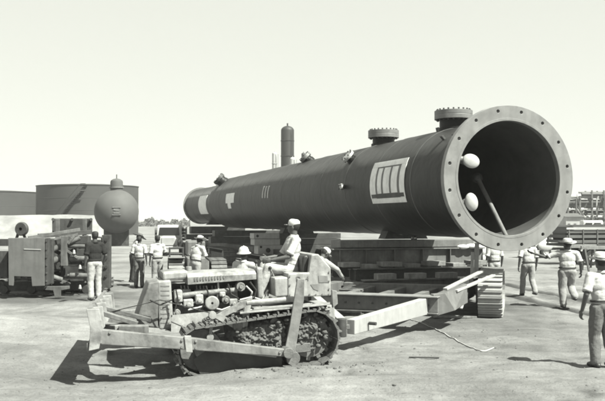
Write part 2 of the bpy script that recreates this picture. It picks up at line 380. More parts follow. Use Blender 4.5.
mb = MB(); mb.lathe([(RO, 29.8), (RO - 0.02, 30.0), (1.17, 31.2), (1.15, 31.5), (1.15, 39.9)], (0, 0, HC), (1, 0, 0), N); mb.build('shell_course', 'vessel_c', ves, 'auto')
mb = MB(); mb.lathe([(RI, 0.001), (RI - .002, 20), (RI - .004, 29.7), (1.08, 31.3), (1.08, 39.8), (0.01, 39.82)], (0, 0, HC), (1, 0, 0), N); mb.build('inner_wall', 'vessel_in', ves, True)
# flange ring with 16 real bolt holes
def holed_ring(ro, ri, rh, rb, nh, x0, x1, off=0.0, k=16):
    vs_, fs_ = [], []
    cache = {}
    def V(p):
        key = (round(p[0], 4), round(p[1], 4), round(p[2], 4))
        if key not in cache: cache[key] = len(vs_); vs_.append(Vector(p))
        return cache[key]
    for x, sgn in ((x0, 1), (x1, -1)):
        for h in range(nh):
            a0 = off + 2 * math.pi * (h - .5) / nh; a1 = off + 2 * math.pi * (h + .5) / nh; am = (a0 + a1) / 2
            pol = lambda a, r: (x, r * math.sin(a), HC + r * math.cos(a))
            q = k // 4; bd = []
            for i in range(q): bd.append(pol(a0 + (a1 - a0) * i / q, ro))
            for i in range(q): bd.append(pol(a1, ro + (ri - ro) * i / q))
            for i in range(q): bd.append(pol(a1 + (a0 - a1) * i / q, ri))
            for i in range(q): bd.append(pol(a0, ri + (ro - ri) * i / q))
            cx = Vector(pol(am, rb)); et = Vector((0, math.cos(am), -math.sin(am))); er = Vector((0, math.sin(am), math.cos(am)))
            ci = []
            for i in range(k):
                t = math.pi * 3 / 4 - 2 * math.pi * i / k
                ci.append(cx + (et * math.cos(t) + er * math.sin(t)) * rh)
            ib = [V(p) for p in bd]; ic = [V(p) for p in ci]
            for i in range(k):
                j = (i + 1) % k; f = (ib[i], ib[j], ic[j], ic[i]); fs_.append(f if sgn > 0 else f[::-1])
            if sgn > 0:
                for i in range(k):
                    j = (i + 1) % k; d = Vector((x1 - x0, 0, 0)); fs_.append((ic[i], ic[j], V(ci[j] + d), V(ci[i] + d)))
                for i in range(q):
                    A, B = bd[i], bd[(i + 1)]; d = Vector((x1 - x0, 0, 0)); fs_.append((V(A), V(B), V(Vector(B) + d), V(Vector(A) + d)))
                    A, B = bd[2 * q + i], bd[2 * q + i + 1]; fs_.append((V(A), V(B), V(Vector(B) + d), V(Vector(A) + d)))
    return vs_, fs_
mb = MB(); mb.add(*holed_ring(RF, RI - .003, 0.040, 1.575, 16, 0.0, 0.15, R(11))); mb.build('end_flange', 'flange', ves, 'auto', bevel=0.006)
mb = MB(); mb.lathe([(RI + .001, -.0), (RI + .001, -.006), (RI + .055, -.006), (RI + .06, .0)], (0, 0, HC), (1, 0, 0), N); mb.build('raised_face', 'flange', ves, 'auto')
mb = MB(); mb.add(*holed_ring(1.26, 1.145, 0.02, 1.21, 16, 39.9, 40.05)); fl = mb.build('end_flange', 'flange', ves, 'auto')
mb = MB(); mb.lathe([(RO + .006, .15), (RO + .05, .152), (RO + .05, .19), (RO + .006, .30)], (0, 0, HC), (1, 0, 0), N); mb.build('hub_collar', 'vessel', ves, 'auto')
for s in (2.45, 4.9, 7.35, 9.8, 12.25, 14.7, 17.15, 19.6, 22, 24.5, 27, 34.4, 37.2):
    r = RO if s < 30 else 1.15
    mb = MB(); mb.lathe([(r - .002, s - .03), (r + .009, s - .012), (r + .011, s), (r + .009, s + .012), (r - .002, s + .03)], (0, 0, HC), (1, 0, 0), N); mb.build('weld_seam', 'weld', ves, True)
# nozzles
def nozzle(s, th, rn, rf, hn, tf, nb=16, mneck='vessel', mfl='nozzle', r0=RO, tilt=None, blind=True):
    d = (vp(s, th, 1) - vp(s, 0, 0) ); d = Vector((0, math.sin(th), math.cos(th)))
    if tilt: d = (d + Vector(tilt)).normalized()
    b = vp(s, th, r0 - .12); mb = MB()
    mb.lathe([(rn * 1.12, .02), (rn * 1.12, .15), (rn, .17), (rn, .12 + hn)], b, d, 32); nk = mb.build('nozzle', mneck, ves, 'auto')
    o_ = b + d * (.12 + hn); mb = MB()
    mb.lathe([(0.01, 0), (rf, 0), (rf, tf * .47), (rf * .985, tf * .5), (rf, tf * .53), (rf, tf), (rf * .55, tf + .01), (0.01, tf + .012)], o_, d, 40); ff = mb.build('nozzle_flange', mfl, nk, 'auto', bevel=.006)
    x = d.orthogonal().normalized(); y = d.cross(x)
    for i in range(nb):
        t = 2 * math.pi * i / nb; p = o_ + (x * math.cos(t) + y * math.sin(t)) * rf * .86
        mb = MB(); mb.cyl(p - d * .035, p + d * (tf + .045), .024, n=8); mb.build('bolt', 'steel_dark', nk, False)
nozzle(2.8, 0, .37, .50, .26, .23, 20)
nozzle(7.6, 0, .35, .49, .22, .24, 20)
s3, t3 = vhit(352, 160); nozzle(s3, t3, .15, .22, .14, .08, 8, mfl='pale_metal')
nozzle(14.3, R(12), .19, .25, .16, .12, 8, tilt=(.2, .6, -.2))
nozzle(28.4, R(38), .30, .36, .22, .16, 10, tilt=(.2, .3, 0), mfl='steel_dark')
s6, t6 = vhit(345, 187); nozzle(s6, t6, .05, .10, .10, .05, 4, mfl='pale_metal')
s7, t7 = vhit(414, 239); nozzle(s7, t7, .04, .08, .06, .04, 4, mfl='pale_metal')
# lifting lugs and small brackets on the shoulder near the flange
for (px, py) in ((444, 139), (438, 131), (456, 137)):
    s, t = vhit(px, py); p = vp(s, t, RO); d = Vector((0, math.sin(t), math.cos(t)))
    mb = MB(); mb.bar(p - d * .02, p + d * .11, .05, .12, (1, 0, 0)); mb.build('lifting_lug', 'steel_dark', ves, bevel=.005)
# curved panels painted / fixed on the shell
def patch(px0, py0, px1, py1, r, name, m, parent, n=14, thick=.012, inset=(0, 0, 1, 1)):
    s0, ta = vhit(px1, (py0 + py1) / 2); s1, tb = vhit(px0, (py0 + py1) / 2)
    _, t0 = vhit((px0 + px1) / 2, py0); _, t1 = vhit((px0 + px1) / 2, py1)
    return curved(s0, s1, t0, t1, r, name, m, parent, n, thick)
def curved(s0, s1, t0, t1, r, name, m, parent, n=14, thick=.012):
    vs_, fs_ = [], []
    for i in range(n + 1):
        t = t0 + (t1 - t0) * i / n
        for s in (s0, s1):
            for rr in (r, r + thick): vs_.append(vp(s, t, rr))
    for i in range(n):
        a = i * 4; b = a + 4
        fs_ += [(a + 1, a + 3, b + 3, b + 1), (a, b, b + 2, a + 2), (a, a + 1, b + 1, b), (a + 2, b + 2, b + 3, a + 3)]
    fs_ += [(0, 2, 3, 1), (n * 4, n * 4 + 1, n * 4 + 3, n * 4 + 2)]
    mb = MB(); mb.add(vs_, fs_); return mb.build(name, m, parent, 'auto')
s0, _ = vhit(404, 182); s1, _ = vhit(371, 182); _, t0 = vhit(388, 162); _, t1 = vhit(388, 202)
pan = curved(s0, s1, t0, t1, RO - .003, 'sign_panel', 'sign_grey', ves); dt, ds = t1 - t0, s1 - s0
pan['label'] = 'whitewashed panel with upright white bars on the near side'
curved(s0 - .02, s1 + .02, t0 - dt * .02, t0 + dt * .12, RO + .010, 'panel_border', 'white_sign', pan)
curved(s0 - .02, s1 + .02, t1 - dt * .10, t1 + dt * .02, RO + .010, 'panel_border', 'white_sign', pan)
curved(s0 + .03, s1 - .03, t1 - dt * .21, t1 - dt * .115, RO + .010, 'panel_band', 'steel_dark', pan)
for fa, fb in ((-.015, .12), (.19, .36), (.42, .60), (.84, 1.015), (.66, .78)):
    curved(s0 + ds * fa, s0 + ds * fb, t0 + dt * (.125 if fa < 0 or fb > 1 else .16), t1 - dt * (.105 if fa < 0 or fb > 1 else .22), RO + .010, 'panel_bar', 'white_sign', pan)
def small_panel(pxs, pys, lab, m='white_sign', r=RO):
    a, _ = vhit(pxs[1], sum(pys) / 2, r); b, _ = vhit(pxs[0], sum(pys) / 2, r); _, c = vhit(sum(pxs) / 2, pys[0], r); _, d = vhit(sum(pxs) / 2, pys[1], r)
    o = curved(a, b, c, d, r - .003, 'sign_panel', m, ves, 10, .02); o['label'] = lab; return o
small_panel((198.5, 206), (196, 214), 'tall pale panel near the far end', r=1.15)
small_panel((226, 234), (193.5, 203), 'small whitewashed patch with a drip')
small_panel((228, 231), (203, 208.5), 'paint drip below the small patch')
for px in (262.5, 265, 267.6):
    small_panel((px, px + 1.1), (186 + random.uniform(-.5, 1), 198), 'chalk stroke on the shell', 'chalk')
# fittings inside the open end
def elbow(p0, bend, p1, r, name):
    pts = []
    for i in range(9):
        t = i / 8; a = Vector(p0).lerp(Vector(bend), t); b = Vector(bend).lerp(Vector(p1), t); pts.append(a.lerp(b, t))
    mb = MB(); mb.tube(pts, r, 20); return mb.build(name, 'pale_metal', ves, 'auto')
p1 = PP(471, 161, MV @ Matrix.Rotation(R(90), 4, 'Z'), -.25)
def inside(px, py, s):                          # pixel -> point on the cross-section plane at s
    Mi = MV.inverted(); o = Mi @ EYE; d = Mi.to_3x3() @ ray(px, py); return o + d * ((s - o.x) / d.x)
for px, py, rad, tlt, lab in ((471, 161, (.07, .205, .165), 18, 'upper'), (471.5, 202, (.08, .15, .215), -14, 'lower')):   # domed inner covers by the rim on short stubs
    q = inside(px, py, .16); mb = MB(); mb.ell(q, rad, Matrix.Rotation(R(tlt), 3, 'X') @ Matrix.Rotation(R(-12), 3, 'Z'), 28, 16); cv = mb.build('inner_cover', 'pale_metal', ves, True)
    mb = MB(); w_ = Vector((0, q.y, q.z - HC)).normalized() * (RI + .02); mb.tube([q + Vector((.03, 0, 0)), q + Vector((.22, .02, 0)), Vector((.45, w_.y, HC + w_.z))], .09, 14); mb.build('stub', 'nozzle', cv, 'auto')
qa, qb = inside(477.5, 178, 1.9), inside(506.5, 236.5, .12)
mb = MB(); mb.cyl(qa, qb, .058, .05, 14); rod = mb.build('inner_pipe', 'nozzle', ves, 'auto')
mb = MB(); mb.ell(qa, (.13, .13, .13)); mb.build('pipe_joint', 'steel_dark', rod, True)
# saddles under the shell
for s, wd in ((6.1, .5), (17.3, .6), (34.5, .5)):
    r = RO if s < 30 else 1.15; poly = []
    for i in range(13):
        t = math.pi + R(-24) + R(48) * i / 12; poly.append(Vector((s - wd / 2, (r + .004) * math.sin(t), HC + (r + .004) * math.cos(t))))
    zb = HC - r - .12; poly += [Vector((s - wd / 2, -.7, zb)), Vector((s - wd / 2, 0.7, zb))]
    poly[-2].y, poly[-1].y = -.7 if poly[12].y < 0 else .7, .7 if poly[12].y < 0 else -.7
    mb = MB(); mb.prism(poly, (wd, 0, 0)); mb.build('saddle', 'steel_dark', ves)


# ------------------------------------------------------------------ transport under the vessel
def shoe_mesh(name, pitch, width, m, grouser=.045):
    mb = MB(); mb.box((0, 0, 0), (pitch * .93, width, .028)); mb.box((pitch * .28, 0, .014 + grouser / 2), (.022, width, grouser))
    mb.box((-pitch * .36, 0, .022), (.05, width * .98, .016))
    me = mb.mesh(name); me.materials.append(M[m]); return me
def loop_pts(x0, z0, r0, x1, z1, r1, pitch):    # stadium loop round two wheels in the local x-z plane
    d = Vector((x1 - x0, z1 - z0)); L = d.length; base = math.atan2(d.y, d.x); al = math.asin((r0 - r1) / L)
    dense = []
    a0 = base + math.pi / 2 - al; a1 = base - math.pi / 2 + al
    for i in range(60):                          # front wheel: from top over the front to the bottom
        t = a0 + (a1 - a0) * i / 59; dense.append((x1 + r1 * math.cos(t), z1 + r1 * math.sin(t)))
    b0 = a1; b1 = a0 - 2 * math.pi
    for i in range(60):
        t = b0 + (b1 - b0) * i / 59; dense.append((x0 + r0 * math.cos(t), z0 + r0 * math.sin(t)))
    dense.append(dense[0]); cum = [0]
    for a, b in zip(dense, dense[1:]): cum.append(cum[-1] + math.hypot(b[0] - a[0], b[1] - a[1]))
    n = max(8, round(cum[-1] / pitch)); out = []; k = 0
    for i in range(n):
        t = cum[-1] * i / n
        while cum[k + 1] < t: k += 1
        f = (t - cum[k]) / max(1e-6, cum[k + 1] - cum[k]); a, b = dense[k], dense[k + 1]
        out.append((a[0] + (b[0] - a[0]) * f, a[1] + (b[1] - a[1]) * f, math.atan2(b[1] - a[1], b[0] - a[0])))
    return out
def crawler(parent, x0, x1, y, h, width, m='track', pitch=.2, frame_m='steel_dark', rolls=4):
    r = h / 2 - .03
    mb = MB(); mb.box(((x0 + x1) / 2, y, h / 2), (x1 - x0 - h * .3, width * .55, h * .5))
    for x in (x0 + h / 2, x1 - h / 2): mb.cyl((x, y - width * .3, h / 2), (x, y + width * .3, h / 2), r - .06, n=24)
    for i in range(rolls):
        x = x0 + h * .8 + (x1 - x0 - 1.6 * h) * i / max(1, rolls - 1); mb.cyl((x, y - width * .36, .17), (x, y + width * .36, .17), .13, n=14)
    tr = mb.build('crawler_track', frame_m, parent, 'auto', bevel=.01)
    me = shoe_mesh('track_shoe', pitch, width, m)
    for (x, z, a) in loop_pts(x0 + h / 2, h / 2, r, x1 - h / 2, h / 2, r, pitch):
        inst('track_shoe', me, tr, Matrix.Translation((x, y, z)) @ Matrix.Rotation(-a, 4, 'Y'))
    return tr
def ibeam(mb, a, b, wd, ht, tf=.03, up=(0, 0, 1)):
    a, b = Vector(a), Vector(b); u_ = Vector(up)
    mb.bar(a + u_ * (ht / 2 - tf / 2), b + u_ * (ht / 2 - tf / 2), wd, tf, up); mb.bar(a - u_ * (ht / 2 - tf / 2), b - u_ * (ht / 2 - tf / 2), wd, tf, up)
    mb.bar(a, b, tf, ht - 2 * tf - .002, up)
def vz(s): p = FC + UX * s; return (p.x, p.y, 0)
bog = thing('transport_bogie', 'heavy stacked-beam crawler bogie carrying the open flanged end of the column', 'transporter', vz(6.1), VZ)
def T(name, m, fn, parent=bog, bevel=.008, smooth=False, world=False):
    mb = MB(); fn(mb); return mb.build(name, m, parent, smooth, bevel, world)
# bolster stack (local x along the column, y to the near side)
T('bolster_cap', 'steel_mid', lambda b: b.box((0, .0, 1.60), (.85, 4.3, .21)))
for x in (-.42, .42): T('bolster_beam', 'steel_mid', lambda b, x=x: ibeam(b, (x, -2.45, 1.21), (x, 2.45, 1.21), .30, .52, .035))
for y in (-2.2, -1.3, -.4, .5, 1.4, 2.2): T('stiffener', 'steel_mid', lambda b, y=y: b.box((-.50, y, 1.21), (.12, .025, .44)))
for x in (-.75, .75): T('girder', 'steel_mid', lambda b, x=x: ibeam(b, (x, -2.0, .74), (x, 2.0, .74), .26, .34, .03))
for y in (-1.5, -.55, .5, 1.35): T('packing_block', 'timber', lambda b, y=y: b.box((-.9, y, .935), (.3, .45, .055)))
T('lit_cap_top', 'white_sign', lambda b: [b.ell((-.5, -1.75 - i * .28, 1.49 + .02 * (i % 2)), (.14, .2, .07)) for i in range(3)], smooth=True, bevel=0)  # white lumps standing in for the sunlit top of the cap beam
# nearer cross girder with blocks
T('girder', 'steel_mid', lambda b: ibeam(b, (-3.1, -1.5, .60), (-3.1, 2.5, .60), .30, .32, .03))
for y in (.15, 1.05, 1.9): T('packing_block', 'timber', lambda b, y=y: b.box((-3.15, y, .84), (.28, .52, .15)))
for y in (-1.25, 1.25): T('girder', 'steel_dark', lambda b, y=y: ibeam(b, (-3.2, y, .93), (3.0, y, .93), .25, .30, .03) if False else b.bar((-2.9, y, .40), (3.0, y, .40), .28, .26))
for i, (y, l_) in enumerate(((2.1, .5), (1.5, .35), (.9, .6), (.2, .4), (-.5, .55), (-1.2, .4), (-1.9, .5))): T('packing_timber', 'timber', lambda b: b.box((-.98 - .04 * (i % 3), y, 1.04 - .06 * (i % 2)), (.5, l_, .13)), bog, .01)
T('girder', 'steel_dark', lambda b: ibeam(b, (-2.0, -1.7, .80), (-2.0, 2.3, .80), .34, .36, .03), bog)
# low front frame, turned towards the tractor
A0 = Vector((2.78, 17.3, 0)); RV = Vector((.93, -.36, 0)).normalized(); DV = Vector((.36, .93, 0)).normalized()
def Wp(r, d, z): p = A0 + RV * r + DV * d; return Vector((p.x, p.y, z))
T('front_beam', 'steel_mid', lambda b: b.bar(Wp(-3.6, .15, .54), Wp(0, .15, .54), .26, .30), world=True, bevel=.012)
T('beam_flange', 'steel_pale', lambda b: b.bar(Wp(-3.6, .10, .716), Wp(.02, .10, .716), .42, .03), world=True)
T('beam_flange', 'steel_mid', lambda b: b.bar(Wp(-3.6, .12, .372), Wp(.0, .12, .372), .36, .03), world=True)
T('side_beam', 'steel_mid', lambda b: b.bar(Wp(-.02, .30, .56), Wp(-.02, 3.7, .60), .28, .36), world=True, bevel=.012)
T('side_beam', 'steel_mid', lambda b: b.bar(Wp(-3.4, .30, .54), Wp(-3.4, 3.7, .54), .28, .34), world=True, bevel=.012)
T('rear_beam', 'steel_mid', lambda b: b.bar(Wp(-3.2, 3.6, .54), Wp(-.2, 3.6, .54), .28, .30), world=True, bevel=.012)
for r_ in (-2.4, -1.6, -.8): T('stringer', 'steel_mid', lambda b, r_=r_: b.bar(Wp(r_, .32, .52), Wp(r_, 3.4, .52), .16, .22), world=True)
T('corner_gusset', 'steel_mid', lambda b: b.prism([Wp(-.1, .05, .30), Wp(.28, .35, .42), Wp(.42, 1.1, .52), Wp(.40, 1.1, .92), Wp(.1, .2, .78), Wp(-.1, .05, .76)], DV * .16 + RV * -.1), world=True)
T('strut', 'beam_white', lambda b: b.bar(Wp(.25, .6, .80), Wp(.75, 2.6, 1.02), .10, .05), world=True)
T('strut', 'beam_white', lambda b: b.bar(Wp(.05, .5, .84), Wp(.45, 2.8, 1.10), .10, .05), world=True)
T('strut', 'beam_white', lambda b: b.bar(PY(458, 308, 19.6), PY(465, 279, 19.9), .06, .22, (1, 0, 0)), world=True)
T('post', 'pale_metal', lambda b: b.bar(PY(476, 276, 21.2), PY(477, 243, 21.2), .10, .10, (1, 0, 0)), world=True)
T('post', 'pale_metal', lambda b: b.bar(PY(471.5, 290, 21.0), PY(472.5, 252, 21.0), .07, .07, (1, 0, 0)), world=True)
T('frame_plate', 'steel_pale', lambda b: b.bar(Wp(-3.3, -.03, .55), Wp(-2.2, -.03, .55), .02, .20), world=True)
for i in range(7): T('bolt', 'steel_dark', lambda b, i=i: b.cyl(Wp(-2.0 + i * .3, -.01, .54), Wp(-2.0 + i * .3, .03, .54), .022, n=8), world=True, bevel=0)
# tongue to the tractor
hitch = Vector((.80, 14.82, .42))
def taper(b, a, c, wd, h0, h1):
    a, c = Vector(a), Vector(c); d = (c - a).normalized(); s_ = d.cross(Vector((0, 0, 1))).normalized() * wd / 2; z = Vector((0, 0, .5))
    b.add([a - s_ - z * h0, a + s_ - z * h0, a + s_ + z * h0, a - s_ + z * h0, c - s_ - z * h1, c + s_ - z * h1, c + s_ + z * h1, c - s_ + z * h1],
          [(0, 1, 2, 3), (7, 6, 5, 4), (0, 4, 5, 1), (1, 5, 6, 2), (2, 6, 7, 3), (3, 7, 4, 0)])
T('tongue_arm', 'beam_white', lambda b: taper(b, Wp(-.28, .0, .52), hitch + Vector((.05, 0, 0)), .16, .34, .26), world=True, bevel=.012)
T('tongue_arm', 'beam_white', lambda b: taper(b, Wp(-2.7, .0, .52), hitch + Vector((-.1, .12, 0)), .16, .34, .26), world=True, bevel=.012)
T('hitch_eye', 'steel_dark', lambda b: b.cyl(hitch + Vector((-.12, -.1, -.16)), hitch + Vector((-.12, -.1, .16)), .09, n=16), world=True, smooth='auto')
T('pivot_bolt', 'steel_dark', lambda b: b.cyl(hitch + Vector((.40, .36, .02)), hitch + Vector((.52, .28, .02)), .03, n=10), world=True, bevel=0)
# crawlers; the right-hand one shows its end
cr = thing('crawler_unit', 'pale crawler track unit standing end-on under the open flange', 'crawler', (4.34, 19.5, 0), math.atan2(1, .26))
crawler(cr, 0, 3.2, 0, 1.04, .56, 'beam_white', .13)
T('side_plate', 'steel_mid', lambda b: b.box((1.6, .33, .5), (1.9, .05, .5)), cr)
T('axle', 'steel_dark', lambda b: b.cyl((1.6, 0, .55), (1.6, .9, .55), .12, n=16), cr, 0)
cl = thing('crawler_unit', 'dark crawler track unit under the shaded side of the near bogie', 'crawler', (1.1, 20.0, 0), math.atan2(1, .26))
crawler(cl, 0, 3.0, 0, .62, .56, 'track', .21)
# far bogies
def far_bogie(s, label, layers, stretch):
    b_ = thing('transport_bogie', label, 'transporter', vz(s), VZ)
    for (z0, z1, yl, yr, m, dx) in layers:
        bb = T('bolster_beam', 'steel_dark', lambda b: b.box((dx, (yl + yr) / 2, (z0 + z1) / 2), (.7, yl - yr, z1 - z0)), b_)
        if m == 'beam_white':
            for y0 in (yl - .55,): T('sunlit_beam_end', m, lambda b: b.box((dx, y0, (z0 + z1) / 2), (.71, 1.11, z1 - z0 + .008)), bb)  # white sleeves paint the sunlit ends; dark beams carry the column's shade
    T('girder', 'steel_dark', lambda b: b.bar((-stretch, .95, .92), (stretch, .95, .92), .35, .30), b_)
    T('girder', 'steel_dark', lambda b: b.bar((-stretch, -.95, .92), (stretch, -.95, .92), .35, .30), b_)
    for x in (-1.9, 1.9): T('axle_beam', 'steel_mid', lambda b: b.box((x, 0, .62), (.4, 3.6, .28)), b_)
    for y in (-1.55, 1.55): crawler(b_, -2.4, 2.4, y, .85, .6, 'track', .22)
    return b_
fb = far_bogie(17.3, 'crawler bogie with three stacked beam ends painted sunlit white behind the seated driver', [(1.52, 1.735, 1.95, -1.9, 'beam_white', 0), (1.25, 1.50, 1.92, -1.9, 'beam_white', .02), (.80, 1.235, 1.78, -1.8, 'beam_white', -.03)], 3.2)
for (y, z, r) in ((1.80, 1.63, .055), (1.35, 1.03, .10), (1.66, 1.17, .05)):
    T('beam_hole', 'black', lambda b: b.cyl((-.40 if z < 1.3 else -.36, y, z), (-.30, y, z), r, n=20), fb, 0)
far_bogie(26.0, 'dark crawler bogie under the middle of the column', [(1.45, 1.75, 1.9, -1.9, 'steel_mid', 0), (1.10, 1.42, 2.1, -2.1, 'steel_mid', .03)], 6.0)
far_bogie(34.5, 'dark crawler bogie under the narrow far end of the column', [(1.45, 1.90, 1.7, -1.7, 'steel_mid', 0), (1.10, 1.42, 2.0, -2.0, 'steel_pale', .03)], 3.0)
# white rope lying on the ground by the tongue
pts = []
for i in range(40):
    t = i / 39; p = PZ(404, 318).lerp(PZ(486, 352), min(1, t / .93)) if t < .93 else PZ(486, 352).lerp(PZ(497, 347), (t - .93) / .07); p.x += .06 * math.sin(t * 5); p.z = ground(p.x, p.y) + .012; pts.append(p)
mb = MB(); mb.tube(pts, .012, 6); tag(mb.build('rope', 'rope', None, True), 'thin pale rope trailing over the ground from the bogie frame', 'rope')

# ------------------------------------------------------------------ bulldozer
doz = thing('bulldozer', 'pale dusty crawler bulldozer with raised blade and earth packed in its tracks', 'bulldozer', (.33, 14.7, -.02), R(194), R(3.5))
MD = MATS[doz.name]
def DP(px, py, ly): return PP(px, py, MD, ly)
def D(name, m, fn, parent=doz, bevel=.008, smooth=False):
    mb = MB(); fn(mb); return mb.build(name, m, parent, smooth, bevel)
def dbox(name, m, px0, px1, py0, py1, ly0, ly1, parent=doz, bevel=.012, at=None):   # box from a pixel rectangle on the plane ly=max
    yn = max(ly0, ly1) if at is None else at; a = DP(px0, py1, yn); b = DP(px1, py0, yn)
    x0, x1 = sorted((a.x, b.x)); z0, z1 = sorted((a.z, b.z))
    return D(name, m, lambda q: q.box(((x0 + x1) / 2, (ly0 + ly1) / 2, (z0 + z1) / 2), (x1 - x0, abs(ly1 - ly0), z1 - z0)), parent, bevel)
shoe = shoe_mesh('track_shoe', .165, .50, 'track', .05)
LP = loop_pts(.43, .46, .43, 2.20, .42, .37, .165)
for side in (1, -1):
    yc = side * .90
    def tf(b):
        b.box((1.3, yc, .36), (1.9, .16, .22)); b.box((1.3, yc + side * .12, .30), (1.7, .06, .14))
        for x in (.75, 1.05, 1.35, 1.65, 1.92): b.cyl((x, yc - .17, .15), (x, yc + .17, .15), .115, n=16)
        for x in (1.0, 1.6): b.cyl((x, yc - .1, .74), (x, yc + .1, .74), .08, n=14)
    tr = D('crawler_track', 'track', tf, smooth='auto')
    for (x, z, a) in LP: inst('track_shoe', shoe, tr, Matrix.Translation((x, yc, z)) @ Matrix.Rotation(-a, 4, 'Y'))
    def spr(b):
        b.cyl((.43, yc - .05, .46), (.43, yc + .05, .46), .34, n=30); b.cyl((.43, yc - .2, .46), (.43, yc + .10, .46), .15, n=20)
        for k in range(13):
            t = 2 * math.pi * k / 13; c = Vector((.43 + .36 * math.cos(t), yc, .46 + .36 * math.sin(t)))
            b.box(c, (.06, .09, .07), Matrix.Rotation(-t, 3, 'Y'))
    D('sprocket', 'track', spr, smooth='auto')
    D('idler', 'track', lambda b: (b.cyl((2.2, yc - .09, .42), (2.2, yc + .09, .42), .33, n=30), b.cyl((2.2, yc - .2, .42), (2.2, yc + .2, .42), .12, n=16)), smooth='auto')
# earth packed in the near track
mb = MB(); gx, gz = 200, 80; vs_ = []
for j in range(gz + 1):
    for i in range(gx + 1):
        x = .05 + 1.75 * i / gx; z = .24 + (.60 - .10 * max(0, x - 1.0)) * j / gz
        p = Vector((x * 3.1, z * 3.1, 4)); y = 1.0 + .11 * noise.noise(p) + .10 * abs(noise.noise(p * 2.1)) + .06 * abs(noise.noise(p * 4.3)) + .03 * noise.noise(p * 8.5) + .015 * noise.noise(p * 17)
        e = min(1, 6 * i / gx, 6 * (gx - i) / gx, 5 * j / gz, 5 * (gz - j) / gz); r = math.hypot(x - .43, z - .46)
        if x < .43 and r > .39: e = min(e, .2)
        vs_.append((x, y - .22 * (1 - e), z + .03 * noise.noise(p * 3)))
mb.add(vs_, [(j * (gx + 1) + i, j * (gx + 1) + i + 1, (j + 1) * (gx + 1) + i + 1, (j + 1) * (gx + 1) + i) for j in range(gz) for i in range(gx)])
for i in range(45):
    x = random.uniform(.08, 1.7); top = .78 - .14 * max(0, (x - 1.0)); z = random.uniform(.26, top)
    if math.hypot(x - .43, z - .46) > .38 and x < .43: continue
    clod(mb, (x, random.uniform(.98, 1.08), z), random.choice((.012, .018, .025, .035, .05)), i * 2.1, 2)
for i in range(90):
    x = random.uniform(.1, 2.2); clod(mb, (x, random.uniform(.7, 1.12), .91 - .03 * x + random.uniform(-.02, .03)), random.uniform(.015, .04), i * 3.3, 1)
stuff(mb.build('packed_earth', 'dirt', doz, True))
# hull, belly, transmission
D('hull', 'dozer', lambda b: (b.box((1.15, 0, .62), (2.3, .62, .40)), b.box((.10, 0, .62), (.5, 1.0, .5))), bevel=.03)
D('cross_beam', 'engine', lambda b: b.box((1.7, 0, .48), (.3, 1.5, .16)))
# blade arms (C frame)
pa, pb = DP(286, 351, 1.25), DP(97, 342, 1.25)
pa2, pb2 = DP(286, 358.5, 1.25), DP(97, 350, 1.25)
for side in (1, -1):
    y0, y1 = (1.20, 1.32) if side > 0 else (-1.32, -1.20)
    a, b_ = DP(286, 349.5, 1.32), DP(96, 329, 1.32); a2, b2 = DP(286, 357, 1.32), DP(96, 344.5, 1.32); m1, m2 = DP(188, 337.5, 1.32), DP(188, 350, 1.32)
    D('push_arm', 'dozer_side', lambda q: q.prism([(p.x, y0, p.z) for p in (a, m1, b_, b2, m2, a2)], (0, y1 - y0, 0)), bevel=.012)
    if side > 0: D('arm_joint_plate', 'dozer', lambda q: q.prism([(p.x, 1.325, p.z) for p in (DP(184, 335.5, 1.32), DP(191, 335.5, 1.32), DP(192.5, 352.5, 1.32), DP(186, 352, 1.32))], (0, .02, 0)))
    D('trunnion', 'track', lambda q: q.cyl((a.x - .03, y0 - .1, (a.z + a2.z) / 2), (a.x - .03, y1 + .05, (a.z + a2.z) / 2), .085, n=18), smooth='auto')
zc = (b_.z + b2.z) / 2; xb = b_.x
def cfront(q):
    pts = [(xb - .75, 1.22, zc - .02), (xb - .35, 1.05, zc), (xb - .12, .6, zc), (xb - .05, 0, zc), (xb - .12, -.6, zc), (xb - .35, -1.05, zc), (xb - .75, -1.22, zc - .02)]
    for p0, p1_ in zip(pts, pts[1:]): q.bar(p0, p1_, .16, .22)
D('c_frame', 'dozer_side', cfront, bevel=.015)
# blade: curved moldboard, a little angled
def blade(q):
    prof = []
    n = 12
    for i in range(n + 1):
        t = i / n; prof.append((.07 * (2 * t - 1) ** 2 - .02, -.12 + .56 * t))
    vs_ = []
    for y in (1.5, -1.5):
        for (x, z) in prof: vs_.append((xb + .06 + x - .09 * (1.5 - y), y, zc + z))
        for (x, z) in reversed(prof): vs_.append((xb + .015 + x - .09 * (1.5 - y), y, zc + z))
    m_ = 2 * (n + 1); fs_ = [(i, (i + 1) % m_, m_ + (i + 1) % m_, m_ + i) for i in range(m_)]
    for k in (0, m_):
        for i in range(n): fs_.append((k + i, k + i + 1, k + m_ - 2 - i, k + m_ - 1 - i))
    q.add(vs_, fs_)
bl = D('blade', 'dozer_side', blade, bevel=0, smooth='auto')
D('blade_edge', 'track', lambda q: q.bar((xb + .13, 1.5, zc - .13), (xb - .14, -1.5, zc - .13), .03, .14), bl)
D('end_plate', 'dozer', lambda q: q.prism([(xb + .12, 1.505, zc - .17), (xb + .08, 1.505, zc + .15), (xb + .12, 1.505, zc + .44), (xb - .06, 1.505, zc + .43), (xb - .10, 1.505, zc + .15), (xb - .03, 1.505, zc - .15)], (0, .03, 0)), bl)
for y in (1.1, .5, -.1, -.7, -1.2): D('blade_rib', 'dozer', lambda q, y=y: q.prism([(xb + .06 - .09 * (1.5 - y), y, zc - .10), (xb - .10 - .09 * (1.5 - y), y, zc + .12), (xb - .08 - .09 * (1.5 - y), y, zc + .42), (xb + .12 - .09 * (1.5 - y), y, zc + .42)], (0, .04, 0)), bl)
D('brace', 'dozer_side', lambda q: q.bar((xb - .02, .9, zc + .33), (xb - .62, 1.05, zc + .1), .07, .07))
